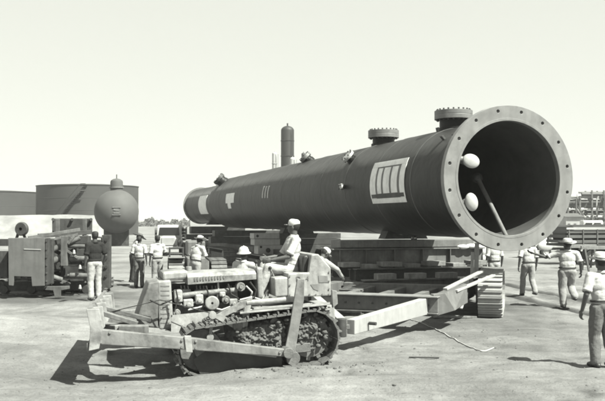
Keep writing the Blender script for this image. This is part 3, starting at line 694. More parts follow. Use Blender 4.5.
D('brace', 'dozer_side', lambda q: q.bar((xb - .06, .3, zc + .34), (xb - .85, .55, zc + .08), .07, .07))
# radiator guard in front, radiator, hood
gp = [DP(149, 283, .42), DP(158.5, 281, .42), DP(158, 328, .42), DP(139, 326, .42), DP(137, 318, .42)]
D('front_guard', 'dozer_side', lambda q: q.prism([(p.x, .42, p.z) for p in gp], (0, -.84, 0)), bevel=.02)
gq = [DP(137.5, 319, .425), DP(146, 316, .425), DP(147, 326.5, .425), DP(139, 325.5, .425)]
D('guard_patch', 'dozer_dark', lambda q: q.prism([(p.x, .423, p.z) for p in gq], (0, .012, 0)), bevel=0)
dbox('radiator', 'dozer', 159.5, 171, 280, 330, .40, -.40, bevel=.03)
dbox('radiator_tank', 'dozer', 163, 188, 270.5, 281, .36, -.36, bevel=.035)
h0, h1, h2, h3 = DP(187, 272.5, .40), DP(256, 270, .40), DP(256, 279.5, .40), DP(187, 285, .40)
def hood(q):
    vs_ = []
    for (t_, b2_) in ((h0, h3), (h1, h2)):
        for (y, f) in ((.40, 0), (.41, .6), (.36, .9), (.2, 1), (-.2, 1), (-.36, .9), (-.41, .6), (-.40, 0)):
            vs_.append((t_.x, y, b2_.z + (t_.z - b2_.z) * f))
    q.add(vs_, [(i, i + 1, 8 + i + 1, 8 + i) for i in range(7)] + [tuple(range(8)), tuple(range(15, 7, -1)), (0, 8, 15, 7)])
D('hood', 'dozer', hood, bevel=.006, smooth='auto')
D('filler_cap', 'engine', lambda q: q.lathe([(.001, .07), (.05, .07), (.055, .0)], ((h0.x + h1.x) / 2 + .5, .0, h0.z), (0, 0, 1), 16), smooth='auto')
D('dash', 'dozer', lambda q: q.box((h1.x - .06, 0, h1.z - .22), (.1, .84, .52)), bevel=.03)
# engine: block, heads, manifold, pumps, fan
dbox('engine_block', 'engine', 176, 246, 300, 325, .22, -.24, bevel=.02)
for i in range(4):
    px = 180 + i * 15.5; dbox('cylinder_head', 'dozer' if i < 2 else 'engine', px, px + 11, 289, 302, .24, -.1, bevel=.015)
    for k in range(3):
        p = DP(px + 2 + k * 3.5, 290, .24); D('injector', 'engine', lambda q: q.cyl((p.x, .20, p.z - .06), (p.x + .01, .20, p.z + .07), .012, n=8), bevel=0)
p = DP(210, 292, .30); D('exhaust_manifold', 'engine', lambda q: q.tube([DP(178, 296, .3), DP(195, 294, .32), DP(215, 292, .33), DP(236, 290, .33), DP(240, 282, .3)], .045, 12), smooth='auto')
for (px, py, r, ly) in ((179.5, 293, .055, .34), (177, 313, .06, .36), (212, 303, .10, .42), (241, 287, .075, .42), (226, 300, .07, .40), (233, 311, .05, .45), (202, 312, .06, .36)):
    p = DP(px, py, ly); D('pump', 'engine', lambda q: (q.cyl((p.x, ly - .22, p.z), (p.x, ly, p.z), r, n=18), q.cyl((p.x, ly, p.z), (p.x, ly + .05, p.z), r * .45, n=12)), smooth='auto')
p = DP(212, 303, .47); D('pulley', 'dozer', lambda q: q.lathe([(.105, 0), (.12, .015), (.09, .035), (.12, .055), (.105, .07), (.02, .07)], (p.x, .44, p.z), (0, 1, 0), 24), smooth='auto')
for pts in ([(188, 310), (205, 306), (222, 310), (240, 303)], [(218, 282), (218.5, 290), (217, 300)], [(176, 303), (186, 306), (200, 300)], [(240, 300), (252, 297), (262, 300), (268, 290)], [(246, 286), (252, 292), (250, 300)], [(195, 318), (215, 316), (240, 312), (258, 309)]):
    ly = random.uniform(.3, .5); D('fuel_pipe', 'pale_metal', lambda q: q.tube([DP(a, b, ly) for a, b in pts], .016, 8), bevel=0, smooth='auto')
# plates in front of the engine, over the near track
D('deck_plate', 'dozer_side', lambda q: q.prism([DP(171, 315, .5), DP(214, 311, .5), DP(189, 331, .72), DP(171, 333, .72)], (0, -.02, -.03)), bevel=.004)
D('deck_plate', 'dozer_side', lambda q: q.prism([DP(140, 333, .95), DP(171, 330, .5), DP(186, 334, .9), DP(186, 336, 1.1)], (0, -.02, -.03)), bevel=.004)
# triangular sheave bracket with its hanging link
def tri(px_, inner, ly, th):
    o_ = [DP(a, b, ly) for a, b in px_]; i_ = [DP(a, b, ly) for a, b in inner]
    def fn(q):
        for k in range(3):
            j = (k + 1) % 3; q.prism([o_[k], o_[j], i_[j], i_[k]], (0, -th, 0))
    return fn
D('sheave_bracket', 'dozer', tri([(211, 316), (252.5, 297.5), (246, 335)], [(225, 316.5), (244.5, 307.5), (242, 326)], .98, .07), bevel=.004)
D('sheave_bracket', 'dozer', tri([(211, 316), (252.5, 297.5), (246, 335)], [(225, 316.5), (244.5, 307.5), (242, 326)], .62, .05), bevel=.004)
a, b_ = DP(212.5, 315, 1.02), DP(210, 337, 1.02)
def lk(q):
    q.bar(a, b_, .03, .05, (1, 0, 0)); q.cyl(a - Vector((0, .04, 0)), a + Vector((0, .04, 0)), .06, n=16); q.cyl(b_ - Vector((0, .04, 0)), b_ + Vector((0, .04, 0)), .055, n=16)
D('hanging_link', 'dozer', lk, smooth='auto', bevel=0)
# fender rail, operator platform, seat box and fuel tank
D('fender_rail', 'dozer', lambda q: q.cyl(DP(246, 303, .95), DP(300, 298.5, .95), .045, n=14), smooth='auto')
D('fender', 'dozer', lambda q: q.prism([DP(240, 311, .64), DP(330, 302, .64), DP(330, 303.5, 1.1), DP(240, 312.5, 1.1)], (0, 0, -.025)), bevel=.004)
D('platform', 'dozer', lambda q: q.box((.75, 0, .93), (1.0, 1.1, .04)))
dbox('seat_box', 'dozer', 275.5, 289, 277, 297, .60, -.6, bevel=.02)
fp = [(288, 297.5), (288, 273.5), (309, 272.5), (311, 254.5), (318.5, 254), (331, 268), (331, 296)]
D('fuel_tank', 'dozer', lambda q: q.prism([DP(a, b, .62) for a, b in fp], (0, -1.24, 0)), bevel=.02)
for q4 in (((318.5, 275.5), (327.5, 276), (328, 282.5), (319, 282.5)), ((310.5, 284.5), (318.5, 284), (318.5, 291), (313.5, 289)), ((298, 286), (300.5, 286), (300, 290), (299, 289.5))):
    D('paint_patch', 'paint_worn', lambda q: q.prism([DP(a, b, .624) for a, b in q4], (0, .004, 0)), bevel=0)
def letter(ch, px, py, size, parent, ly, m):
    cu = bpy.data.curves.new('letter', 'FONT'); cu.body = ch; cu.size = size; cu.align_x = 'CENTER'; cu.align_y = 'CENTER'; cu.extrude = .002
    to = bpy.data.objects.new('tmp', cu); C.objects.link(to); bpy.context.view_layer.update()
    me = bpy.data.meshes.new_from_object(to.evaluated_get(bpy.context.evaluated_depsgraph_get())); bpy.data.objects.remove(to)
    p = DP(px, py, ly); me.transform(Matrix.Translation(p) @ Matrix.Rotation(math.pi, 4, 'Z') @ Matrix.Rotation(math.pi / 2, 4, 'X')); me.materials.clear()
    return link('letter', me, m, parent)
letter('D', 298.5, 279, .12, doz, .628, 'dozer_dark'); letter('4', 307.5, 278.5, .12, doz, .628, 'dozer_dark')
for i in range(11):                                                       # faint worn row of marks on the hood side
    p = DP(195 + i * 2.9, 279.2 - i * .22, .415); D('worn_mark', 'paint_worn', lambda q: q.box(p, (.022, .006, .05 + .01 * (i % 2))), bevel=0)
D('engine_dark_backing', 'steel_dark', lambda q: q.prism([DP(172, 284, .0), DP(256, 279, .0), DP(256, 312, .0), DP(172, 322, .0)], (0, -.03, 0)), bevel=0)  # dark sheet added behind the engine to darken its open gaps
D('roller_shade_plate', 'steel_dark', lambda q: q.prism([(.95, 1.09, .07), (2.25, 1.09, .07), (2.35, 1.09, .30), (2.0, 1.09, .50), (1.3, 1.09, .34), (.95, 1.09, .30)], (0, .015, 0)), bevel=0)  # dark plate added to blacken the gap under the push arm
for (px, py, w_, h_) in ((178, 296, .13, .2), (188, 303, .16, .13), (199, 299, .13, .16), (233, 302, .14, .12), (244, 305, .10, .10), (222, 294, .10, .08)):
    p = DP(px, py, .34); D('engine_casting', 'dozer', lambda q: (q.box(p, (w_, .16, h_)), q.cyl(p + Vector((0, .08, -.02)), p + Vector((0, .12, -.02)), min(w_, h_) * .3, n=12)), bevel=.02)
D('seat_back', 'seat', lambda q: q.prism([DP(303, 256, .5), DP(307, 255, .5), DP(316, 266, .5), DP(316.5, 272, .5), DP(302, 273, .5)], (0, -.95, 0)), bevel=.03)
D('seat_cushion', 'seat', lambda q: q.box((.42, 0, 1.32), (.52, .9, .14)), bevel=.04)
# upright plate between track and platform
D('track_brace', 'dozer_side', lambda q: q.prism([DP(297.5, 279, 1.17), DP(304.5, 279, 1.17), DP(304, 300, 1.17), DP(295, 354, 1.17), DP(284, 354, 1.17), DP(290, 325, 1.17)], (0, -.05, 0)), bevel=.008)
D('rear_lug', 'dozer', lambda q: q.prism([DP(332, 290, 1.0), DP(337, 291, 1.0), DP(338, 304, 1.0), DP(333, 308, 1.0)], (0, -.08, 0)))
# levers and steering gear
for (x0, y0, x1, y1, ly) in ((264, 296, 259, 268, .25), (268, 296, 266, 265, .1), (274, 294, 263, 272, -.1), (258, 292, 256, 262, .35), (279, 292, 270, 268, .3)):
    lv = D('lever', 'engine', lambda q: q.tube([DP(x0, y0, ly), DP((x0 + x1) / 2 + 1, (y0 + y1) / 2, ly), DP(x1, y1, ly)], .013, 8), smooth='auto', bevel=0)
    D('knob', 'black', lambda q: q.ell(DP(x1, y1, ly), (.03, .03, .03)), lv, 0, True)
# drawbar at the rear
D('drawbar', 'track', lambda q: q.box((-.22, 0, .42), (.6, .16, .08)))

# bolts, hoses, side louvres and grille that break up the sheet metal
for (px, py) in [(290 + i * 6.5, 294.8 - i * .1) for i in range(7)] + [(290, 276), (290, 285), (329, 272), (329, 281), (329, 289)]:
    p = DP(px, py, .622); D('bolt', 'engine', lambda q: q.cyl(p, p + Vector((0, .015, 0)), .014, n=8), bevel=0)
for (px, py) in [(101 + i * 9, 331.5 + i * .85) for i in range(2)] + [(101, 342), (182, 340), (182, 347), (196, 341), (196, 348), (280, 352)]:
    p = DP(px, py, 1.322); D('bolt', 'engine', lambda q: q.cyl(p, p + Vector((0, .02, 0)), .02, n=8), bevel=0)
for i in range(9):
    p = DP(160.8, 286 + i * 4.6, .402); p2 = DP(169.5, 286 + i * 4.6, .402); D('grille_bar', 'paint_worn', lambda q: q.bar(p, p2, .008, .02), bevel=0)
for pts in ([(172, 292), (176, 290), (178, 300), (174, 312)], [(206, 286), (209, 296), (203, 306), (206, 318)], [(228, 284), (231, 294), (238, 298), (236, 310)], [(250, 282), (256, 290), (254, 300), (262, 306)], [(262, 300), (270, 303), (284, 300), (296, 303)], [(150, 300), (160, 305), (172, 300)]):
    ly = random.uniform(.40, .62); D('hose', 'black', lambda q: q.tube([DP(a, b, ly) for a, b in pts], .014, 8), bevel=0, smooth='auto')
D('lift_cable', 'steel_dark', lambda q: q.tube([DP(250, 299, .9), DP(214, 314, 1.0), DP(160, 300, .6), DP(110, 312, .4)], .008, 6), bevel=0)

# ------------------------------------------------------------------ people
wr = bpy.data.textures.new('cloth_wrinkle', 'CLOUDS'); wr.noise_scale = .16; wr.noise_depth = 2
def soft(o, vox, sm=3, disp=0):
    m = o.modifiers.new('remesh', 'REMESH'); m.mode = 'VOXEL'; m.voxel_size = vox; m.use_smooth_shade = True
    if sm: s_ = o.modifiers.new('smooth', 'SMOOTH'); s_.factor = .5; s_.iterations = sm
    if disp: d = o.modifiers.new('wrinkle', 'DISPLACE'); d.texture = wr; d.strength = disp; d.mid_level = .5; d.texture_coords = 'GLOBAL'
def person(label, x, y, face, H=1.74, z=None, shirt='shirt_white', trousers='khaki', hat=None, sleeve='short', lean=0, side=0, turn=0, nod=0, vox=.014, J=None, belt=True, group='workmen on the site', bulk=1.0):
    if z is None: z = ground(x, y)
    rz = math.atan2(-face[0], face[1])
    P_ = thing('person', label, 'person', (x, y, z), rz, group=group); k = H / 1.75; J = J or {}
    ML = Matrix.Rotation(R(-lean), 3, 'X') @ Matrix.Rotation(R(side), 3, 'Y'); pel = Vector(J.get('pelvis', (0, 0, .95)))
    def ub(p): return pel + ML @ (Vector(p) - Vector((0, 0, .95)))          # upper body, follows the lean
    sh = {s: ub((s * .185, -.01, 1.415)) for s in (-1, 1)}
    hip = {s: pel + Vector((s * .09, 0, -.03)) for s in (-1, 1)}
    kn, an, el, wt = {}, {}, {}, {}
    for s, n in ((-1, 'l'), (1, 'r')):
        kn[s] = Vector(J.get('knee_' + n, (s * .10, .02, .50))); an[s] = Vector(J.get('ankle_' + n, (s * .105, -.03, .09)))
        el[s] = Vector(J['elbow_' + n]) if 'elbow_' + n in J else sh[s] + Vector((s * .06, -.03, -.285))
        wt[s] = Vector(J['wrist_' + n]) if 'wrist_' + n in J else el[s] + Vector((s * .0, .07, -.24))
    HM = Matrix.Translation(ub((0, 0, 1.50))) @ (ML @ Matrix.Rotation(R(turn), 3, 'Z') @ Matrix.Rotation(R(-nod), 3, 'X')).to_4x4()
    def hd(p): return HM @ Vector(p)
    H3 = HM.to_3x3(); S = lambda mb: setattr(mb, 'v', [Vector((p.x * k * bulk, p.y * k * (1 + (bulk - 1) * .6), p.z * k)) for p in mb.v]) or mb
    b = MB()
    b.ell(hd((0, -.005, .155)), (.076, .096, .105), H3); b.ell(hd((0, .035, .085)), (.054, .056, .062), H3); b.ell(hd((0, .012, .12)), (.068, .08, .08), H3)
    b.cap(hd((0, .085, .14)), hd((0, .108, .105)), .010, .015, 8, 3); b.ell(hd((0, .082, .062)), (.024, .012, .008), H3); b.ell(hd((0, .085, .16)), (.05, .018, .011), H3)
    for s in (-1, 1): b.ell(hd((s * .078, -.005, .125)), (.011, .02, .03), H3)
    b.cap(ub((0, -.015, 1.42)), hd((0, -.01, .08)), .062, .056)
    b.ell(ub((0, 0, 1.30)), (.165, .105, .175), ML); b.ell(ub((0, 0, 1.12)), (.140, .095, .16), ML); b.ell(pel, (.155, .105, .12))
    b.cap(sh[-1], sh[1], .06, .06)
    for s in (-1, 1):
        b.cap(sh[s], el[s], .050, .040); b.cap(el[s], wt[s], .040, .027); b.cap(hip[s], kn[s], .085, .056); b.cap(kn[s], an[s], .054, .036)
        b.cap(an[s], an[s] + Vector((0, .17, -.05)), .042, .03)
        d = (wt[s] - el[s]).normalized(); n_ = Vector((-s, 0, 0)) - d * d.dot(Vector((-s, 0, 0)));
        n_ = n_.normalized() if n_.length > .2 else d.orthogonal().normalized(); q = d.cross(n_).normalized()
        if q.y < 0 and abs(d.z) > .5: q = -q                                 # q points to the thumb side
        Bm = Matrix((q, n_, d)).transposed(); b.ell(wt[s] + d * .055, (.043, .020, .055), Bm)
        for i, (o_, L_) in enumerate(((.032, .070), (.011, .080), (-.011, .075), (-.032, .058))):
            r0 = wt[s] + d * .095 + q * o_; r1 = r0 + d * L_ * .55 + n_ * .012; r2 = r1 + d * L_ * .32 + n_ * .034
            b.cap(r0, r1, .0098, .009, 8, 2); b.cap(r1, r2, .009, .008, 8, 2)
        t0 = wt[s] + d * .03 + q * .036; t1 = t0 + d * .035 + q * .028 + n_ * .012; b.cap(t0, t1, .013, .011, 8, 2); b.cap(t1, t1 + d * .032 + n_ * .014, .0105, .009, 8, 2)
    body = S(b).build('body', 'skin', P_); soft(body, min(vox, .012), 2)
    for s in (-1, 1):
        e = MB(); e.ell(hd((s * .031, .080, .145)), (.012, .008, .009), H3, 8, 6); S(e).build('eye', 'eye', body, True)
    # shirt
    c = MB(); c.ell(ub((0, 0, 1.29)), (.188, .128, .195), ML); c.ell(ub((0, -.005, 1.13)), (.172, .122, .17), ML); c.ell(ub((0, 0, 1.03)), (.172, .124, .10), ML)
    c.cap(sh[-1], sh[1], .076, .076); c.cap(ub((0, -.015, 1.43)), ub((0, -.01, 1.475)), .076, .070)
    for s in (-1, 1):
        if sleeve == 'short': c.cap(sh[s], sh[s].lerp(el[s], .72), .074, .064)
        else: c.cap(sh[s], el[s], .072, .058); c.cap(el[s], wt[s].lerp(el[s], .12), .058, .042)
    c.box(ub((0, .0, 1.12)) , (.02, .02, .02))
    st = S(c).build('shirt', shirt, P_); soft(st, vox, 2, .028)
    c = MB(); c.lathe([(.070, -.012), (.083, -.022), (.086, -.005), (.074, .022), (.066, .020)], ub((0, -.012, 1.475)), ML @ Vector((0, .18, 1)), 24); S(c).build('collar', shirt, st, True)
    if sleeve == 'short':
        for s in (-1, 1):
            m_ = sh[s].lerp(el[s], .80); d_ = (el[s] - sh[s]).normalized(); c = MB(); c.lathe([(.060, -.03), (.068, -.028), (.070, .02), (.058, .02)], m_, d_, 18); S(c).build('cuff', shirt, st, True)
    # trousers
    c = MB(); c.ell(pel + Vector((0, 0, .0)), (.178, .128, .115)); c.ell(ub((0, 0, 1.01)), (.162, .112, .06), ML)
    for s in (-1, 1):
        c.cap(hip[s], kn[s], .108, .083); lo = an[s] + (kn[s] - an[s]) * .03; c.cap(kn[s], lo, .082, .074)
    soft(S(c).build('trousers', trousers, P_), vox, 2, .032)
    if belt:
        c = MB(); n = 24
        for i in range(n):
            a, a2 = 2 * math.pi * i / n, 2 * math.pi * (i + 1) / n
            c.bar(ub((.178 * math.cos(a), .128 * math.sin(a), 1.035)), ub((.178 * math.cos(a2), .128 * math.sin(a2), 1.035)), .012, .034)
        S(c).build('belt', 'leather', P_)
    for s in (-1, 1):
        c = MB(); f = an[s]; c.cap(f + Vector((0, -.05, -.045)), f + Vector((0, .06, -.04)), .045, .046); c.cap(f + Vector((0, .06, -.045)), f + Vector((0, .17, -.055)), .046, .034); c.cap(f, f + Vector((0, 0, -.03)), .05, .052)
        so = S(c).build('shoe', 'leather', P_); soft(so, .012, 2)
    # hair or hat
    c = MB(); c.ell(hd((0, -.016, .165)), (.082, .096, .106), H3, 20, 14); hr = S(c)
    zz = hd((0, 0, 0)) * k; up_ = (H3 @ Vector((0, -.45, 1))).normalized(); keep = hd((0, .01, .135)) * k
    hr.build('hair', 'hair', body, True)
    hm = bpy.data.objects[-1] if False else None
    ax = H3 @ Vector((0, -.10, 1)); ho = hd((0, -.008, .185))
    if hat:
        c = MB()
        if hat in ('straw', 'felt', 'sombrero'):
            br = {'straw': .185, 'felt': .165, 'sombrero': .27}[hat]
            c.lathe([(.098, .0), (br * .8, -.004), (br, .014), (br + .003, .018), (br * .8, .004), (.104, .010), (.100, .06), (.09, .105), (.06, .118), (.001, .102)], ho, ax, 32)
            for i, p in enumerate(c.v):                                      # turn the brim up at the sides
                l = H3.transposed() @ (p - ho); f = max(0, math.hypot(l.x, l.y) - .1)
                if f: c.v[i] = p + H3 @ Vector((0, 0, (.35 if hat != 'sombrero' else .1) * f * abs(l.x) / .18 - (.2 * f if abs(l.y) > .1 else 0)))
            ht = S(c).build('hat', {'straw': 'straw', 'felt': 'felt', 'sombrero': 'felt'}[hat], P_, True)
            c = MB(); c.lathe([(.1055, .012), (.1045, .036), (.101, .036)], ho, ax, 32); S(c).build('hat_band', 'leather', ht, True)
        elif hat == 'helmet':
            c.lathe([(.10, .0), (.155, -.028), (.157, -.022), (.112, .012), (.108, .05), (.085, .10), (.045, .125), (.012, .132), (.012, .142), (.001, .144)], ho, ax, 32); S(c).build('sun_helmet', 'cloth_cap', P_, True)
        else:
            c.lathe([(.084, -.035), (.091, -.03), (.094, .015), (.086, .055), (.055, .078), (.001, .084)], ho, ax, 28)
            for i, p in enumerate(c.v):
                l = H3.transposed() @ (p - ho); l.x *= .9; l.y *= 1.06; c.v[i] = ho + H3 @ l
            ct = S(c).build('cap', 'cloth_cap' if hat == 'cap' else 'hair', P_, True)
            c = MB(); c.prism([hd((.07 * math.sin(a), .085 + .075 * math.cos(a), .165)) for a in [R(-80 + 20 * i) for i in range(9)]], H3 @ Vector((0, 0, .008))); S(c).build('cap_peak', 'cloth_cap' if hat == 'cap' else 'hair', ct)
    return P_
def at(px, Y): return (px - 302.5) / F_PX * Y * math.cos(PITCH), Y
WALK = {'knee_l': (-.10, .16, .52), 'ankle_l': (-.10, .20, .10), 'knee_r': (.10, -.02, .50), 'ankle_r': (.10, -.26, .16)}
WALK2 = {'knee_l': (-.10, .02, .50), 'ankle_l': (-.10, -.06, .09), 'knee_r': (.10, .10, .54), 'ankle_r': (.10, -.22, .30)}
# foreground right, cropped by the frame
x, y = at(601.5, 13.2)
person('man in white shirt, dark trousers and white brimmed hat, nearest at the right edge', x, y, (-.30, 1), 1.76, bulk=1.1, hat='straw', trousers='trouser_grey', vox=.010, J={'elbow_l': (-.30, -.06, 1.15), 'wrist_l': (-.31, .03, .90), 'knee_l': (-.10, .05, .50), 'ankle_l': (-.11, .0, .09), 'ankle_r': (.11, -.10, .10)}, lean=2)
x, y = at(567, 22.2)
person('man in pale brimmed hat stretching his left arm out to point', x, y, (.05, 1), 1.78, hat='straw', shirt='shirt_white', trousers='khaki', turn=25, bulk=1.22, vox=.012, J=dict(WALK2, elbow_l=(-.44, .03, 1.30), wrist_l=(-.68, .10, 1.40), elbow_r=(.27, -.05, 1.16), wrist_r=(.30, .05, .92)))
x, y = at(528, 25.2)
person('bareheaded man in white shirt walking away under the flange', x, y, (-.1, 1), 1.74, bulk=1.08, shirt='shirt_white', trousers='khaki', vox=.013, J=dict(WALK, elbow_l=(-.26, -.06, 1.15), wrist_l=(-.28, -.02, .90)), lean=3)
x, y = at(494, 25.6)
person('man in white shirt and dark belt standing behind the pale crawler', x, y, (-.2, 1), 1.76, shirt='shirt_white', trousers='trouser_pale', vox=.014)
x, y = at(482, 26.6)
person('man in white shirt half hidden by the posts beside the bogie', x, y, (-.4, 1), 1.72, shirt='shirt_white', trousers='khaki', vox=.014)
# left
x, y = at(95, 22.2)
person('man in dark shirt, cap and pale trousers watching the machine on the left', x, y, (-.55, .8), 1.80, shirt='shirt_dark', trousers='trouser_pale', hat='dark_cap', sleeve='short', vox=.012, J={'elbow_r': (.26, -.08, 1.15), 'wrist_r': (.24, .04, .92)})
x, y = at(139.5, 28.8)
person('bareheaded man in white shirt seen from behind, casting a shadow, middle of the group', x, y, (.1, 1), 1.74, shirt='shirt_white', trousers='trouser_grey', vox=.013)
x, y = at(157.5, 28.2)
person('man in white shirt and cap, right one of the group behind the blade', x, y, (-.5, .9), 1.78, shirt='shirt_white', trousers='khaki', hat='dark_cap', vox=.013, J={'elbow_r': (.30, .05, 1.18), 'wrist_r': (.22, .24, 1.1)})
x, y = at(133, 31)
person('man in white shirt with a wide dark hat bending beside the round drum', x, y, (.9, .4), 1.80, shirt='shirt_white', trousers='trouser_dark', hat='sombrero', lean=16, nod=15, sleeve='long', vox=.013)
x, y = at(195.5, 25.6)
person('man in broad white hat stepping forward beside the far crawler', x, y, (.55, .8), 1.80, shirt='shirt_white', trousers='khaki', hat='straw', lean=14, nod=10, vox=.013, J=dict(WALK, elbow_r=(.26, .20, 1.12), wrist_r=(.2, .42, 1.02)))
x, y = at(244, 17.6)
person('man in white sun helmet standing just behind the bulldozer engine', x, y, (.35, .9), 1.70, shirt='shirt_white', trousers='khaki', hat='helmet', vox=.012)
# driver on the seat, facing the way the bulldozer goes
pl = MD @ DP(292, 268, .05); fwd = (math.cos(R(194)), math.sin(R(194)))
person('driver in white cap and white shirt sitting on the bulldozer', pl.x, pl.y, fwd, 1.82, z=1.47 - .99, shirt='shirt_white', trousers='trouser_pale', hat='cap', turn=-28, lean=-2, sleeve='short', vox=.011,
       J={'knee_l': (-.17, .43, .98), 'knee_r': (.17, .43, .98), 'ankle_l': (-.15, .56, .58), 'ankle_r': (.15, .56, .58), 'elbow_l': (-.25, .12, 1.15), 'wrist_l': (-.20, .38, 1.10), 'elbow_r': (.25, .12, 1.15), 'wrist_r': (.18, .38, 1.12)}, belt=False)
x, y = at(314, 18.2)
person('man in grey shirt bending behind the bulldozer fuel tank', x, y, (.8, .5), 1.74, shirt='shirt_grey', trousers='trouser_dark', hat='cap', lean=22, nod=20, sleeve='long', vox=.013, J={'elbow_r': (.30, .40, 1.22), 'wrist_r': (.22, .58, 1.05)})

# ------------------------------------------------------------------ machine on the left
M['old_pale'] = mat('old_pale_paint', .125, .7, .4, 3, .25, dirt=.8, dirt_v=.05, streak=.7)
M['old_mid'] = mat('old_grey_paint', .06, .7, .4, 3, .25, dirt=.8, dirt_v=.025, streak=.7)
M['steel_mid2'] = mat('weathered_panel', 0.125, .65, .25, 2.0, .2, dirt=.6, dirt_v=.10, streak=.5)
lm = thing('crane_tractor', 'old grey machine of beams, rollers and posts with a notched front panel, at the left', 'machine', (PY(26, 290, 25).x, 25, 0), 0)
def WBx(name, m, px0, px1, py0, py1, Y, depth, parent=lm, bevel=.012):
    a, b = PY(px0, py1, Y), PY(px1, py0, Y); mb = MB()
    mb.box(((a.x + b.x) / 2, Y + depth / 2, (a.z + b.z) / 2), (abs(b.x - a.x), depth, abs(b.z - a.z))); return mb.build(name, m, parent, False, bevel, True)
def LW(name, m, fn, parent=lm, bevel=.008, smooth=False): mb = MB(); fn(mb); return mb.build(name, m, parent, smooth, bevel, True)
pp = [(8, 238), (44.5, 237.5), (44.5, 286), (32, 286.5), (31, 277), (14, 276.5), (13, 286), (8.5, 285.5)]
LW('front_panel', 'steel_mid2', lambda q: q.prism([PY(a, b, 24.6) for a, b in pp], (0, .08, 0)), bevel=.015)
WBx('panel_edge', 'old_mid', 45, 48, 238, 285, 24.62, .25)
for i in range(6): LW('bolt', 'steel_dark', lambda q: q.cyl(PY(46.5, 241 + 8 * i, 24.6), PY(46.5, 241 + 8 * i, 24.66), .03, n=8), bevel=0)
LW('panel_stripe', 'beam_white', lambda q: q.bar(PY(24, 249, 24.59), PY(41, 249.6, 24.59), .012, .03), bevel=0)
LW('step_bar', 'old_pale', lambda q: q.bar(PY(16, 281, 24.8), PY(28, 280.5, 24.8), .05, .05))
WBx('body_box', 'steel_dark', 9, 44, 240, 274, 24.72, 2.6)
WBx('side_rail', 'old_mid', -14, 7.5, 251, 277, 25.2, .2); WBx('side_rail', 'steel_dark', -14, 8, 239, 246, 25.4, .2)
dr = PY(20.5, 229, 25.2); LW('sheave', 'old_mid', lambda q: q.lathe([(.05, 0), (.19, 0), (.21, .03), (.16, .07), (.21, .11), (.19, .14), (.05, .14)], dr, (.25, 1, 0), 28), smooth='auto')
LW('sheave_bracket', 'steel_dark', lambda q: (q.bar(PY(16, 240, 25.4), PY(20, 228, 25.4), .05, .08), q.bar(PY(26, 240, 25.4), PY(21, 228, 25.4), .05, .08)))
# far plate and its posts
WBx('rear_plate', 'old_mid', 52, 92, 218.5, 233, 27.2, .06)
for px in (57, 84): WBx('post', 'old_pale', px - 2, px + 2, 219, 246, 26.9, .12)
for px in (53, 72, 91): LW('rivet', 'steel_dark', lambda q: q.cyl(PY(px, 219.5, 27.1), PY(px, 219.5, 27.3), .05, n=10), bevel=0)
LW('rail', 'old_pale', lambda q: q.bar(PY(28, 238, 25.4), PY(80, 229.5, 26.0), .10, .10)); LW('rail', 'old_mid', lambda q: q.bar(PY(38, 236, 25.9), PY(92, 232, 27.0), .08, .14))
LW('rail', 'old_pale', lambda q: q.bar(PY(48, 240.5, 25.2), PY(78, 234.5, 25.4), .06, .07))
# upright posts, sloping cylinders, rollers
WBx('post', 'old_pale', 60.5, 67, 236, 266, 24.9, .16); WBx('post', 'old_mid', 49, 53, 239, 284, 24.8, .14); WBx('post', 'old_mid', 101.5, 110, 235, 288, 25.4, .22)
for py in (240, 249, 258, 267, 276): LW('post_hole', 'black', lambda q: q.cyl(PY(106, py, 25.36), PY(106, py, 25.45), .045, n=10), bevel=0)
for (a, b, c, d, r) in ((48, 252, 61, 246, .09), (49, 263, 61, 257.5, .10), (66, 244, 80, 238, .07), (53, 277, 62, 280, .08)):
    LW('ram', 'old_pale', lambda q: (q.cyl(PY(a, b, 25.0), PY(c, d, 25.1), r, n=18), q.cyl(PY(a - 2, b + 1, 25.0), PY(a, b, 25.0), r * 1.25, n=18)), smooth='auto')
for (py, px0, px1, r) in ((258.5, 70, 91, .085), (275.5, 70, 91, .08), (246, 66, 92, .06)):
    LW('roller', 'old_pale', lambda q: (q.cyl(PY(px0, py, 25.1), PY(px1, py + .5, 25.1), r, n=20), q.cyl(PY(px0 - 2.5, py, 25.1), PY(px0, py, 25.1), r * .5, n=12)), smooth='auto')
for (a, b, c, d) in ((72, 88, 236, 244), (76, 93, 249, 256), (66, 73, 248, 256), (68, 92, 262, 266)): WBx('gear_case', 'old_mid', a, b, c, d, 25.3, .4)
LW('diagonal', 'old_pale', lambda q: q.bar(PY(66, 250, 24.95), PY(78, 258, 25.0), .06, .07)); LW('diagonal', 'old_pale', lambda q: q.bar(PY(68, 244, 24.95), PY(74, 236, 25.0), .06, .07))
for (px, py) in ((80, 267), (80, 287), (74, 252)): LW('grease_cup', 'beam_white', lambda q: q.lathe([(.001, .12), (.03, .1), (.05, 0), (.001, 0)], PY(px, py, 24.95) - Vector((0, 0, .05)), (0, 0, 1), 12), smooth='auto', bevel=0)
rc = random.Random(5)
for i in range(26):
    a, b = rc.uniform(47, 98), rc.uniform(236, 282); L_, h_ = rc.uniform(3, 12), rc.uniform(-4, 4); Y0 = rc.uniform(24.9, 25.9)
    if rc.random() < .5: LW('link_bar', rc.choice(('old_pale', 'old_mid', 'steel_dark')), lambda q: q.bar(PY(a, b, Y0), PY(a + L_, b + h_, Y0 + .1), rc.uniform(.04, .09), rc.uniform(.05, .14)))
    else: LW('pipe', rc.choice(('old_pale', 'old_mid', 'old_mid')), lambda q: q.tube([PY(a, b, Y0), PY(a + L_ * .5, b + h_ * .2, Y0), PY(a + L_ * .6, b + h_ + 4, Y0 + .1), PY(a + L_ * .62, b + h_ + 9, Y0 + .1)], rc.uniform(.02, .05), 8), bevel=0, smooth='auto')
WBx('back_frame', 'steel_dark', 47, 101, 240, 290, 26.4, .5)
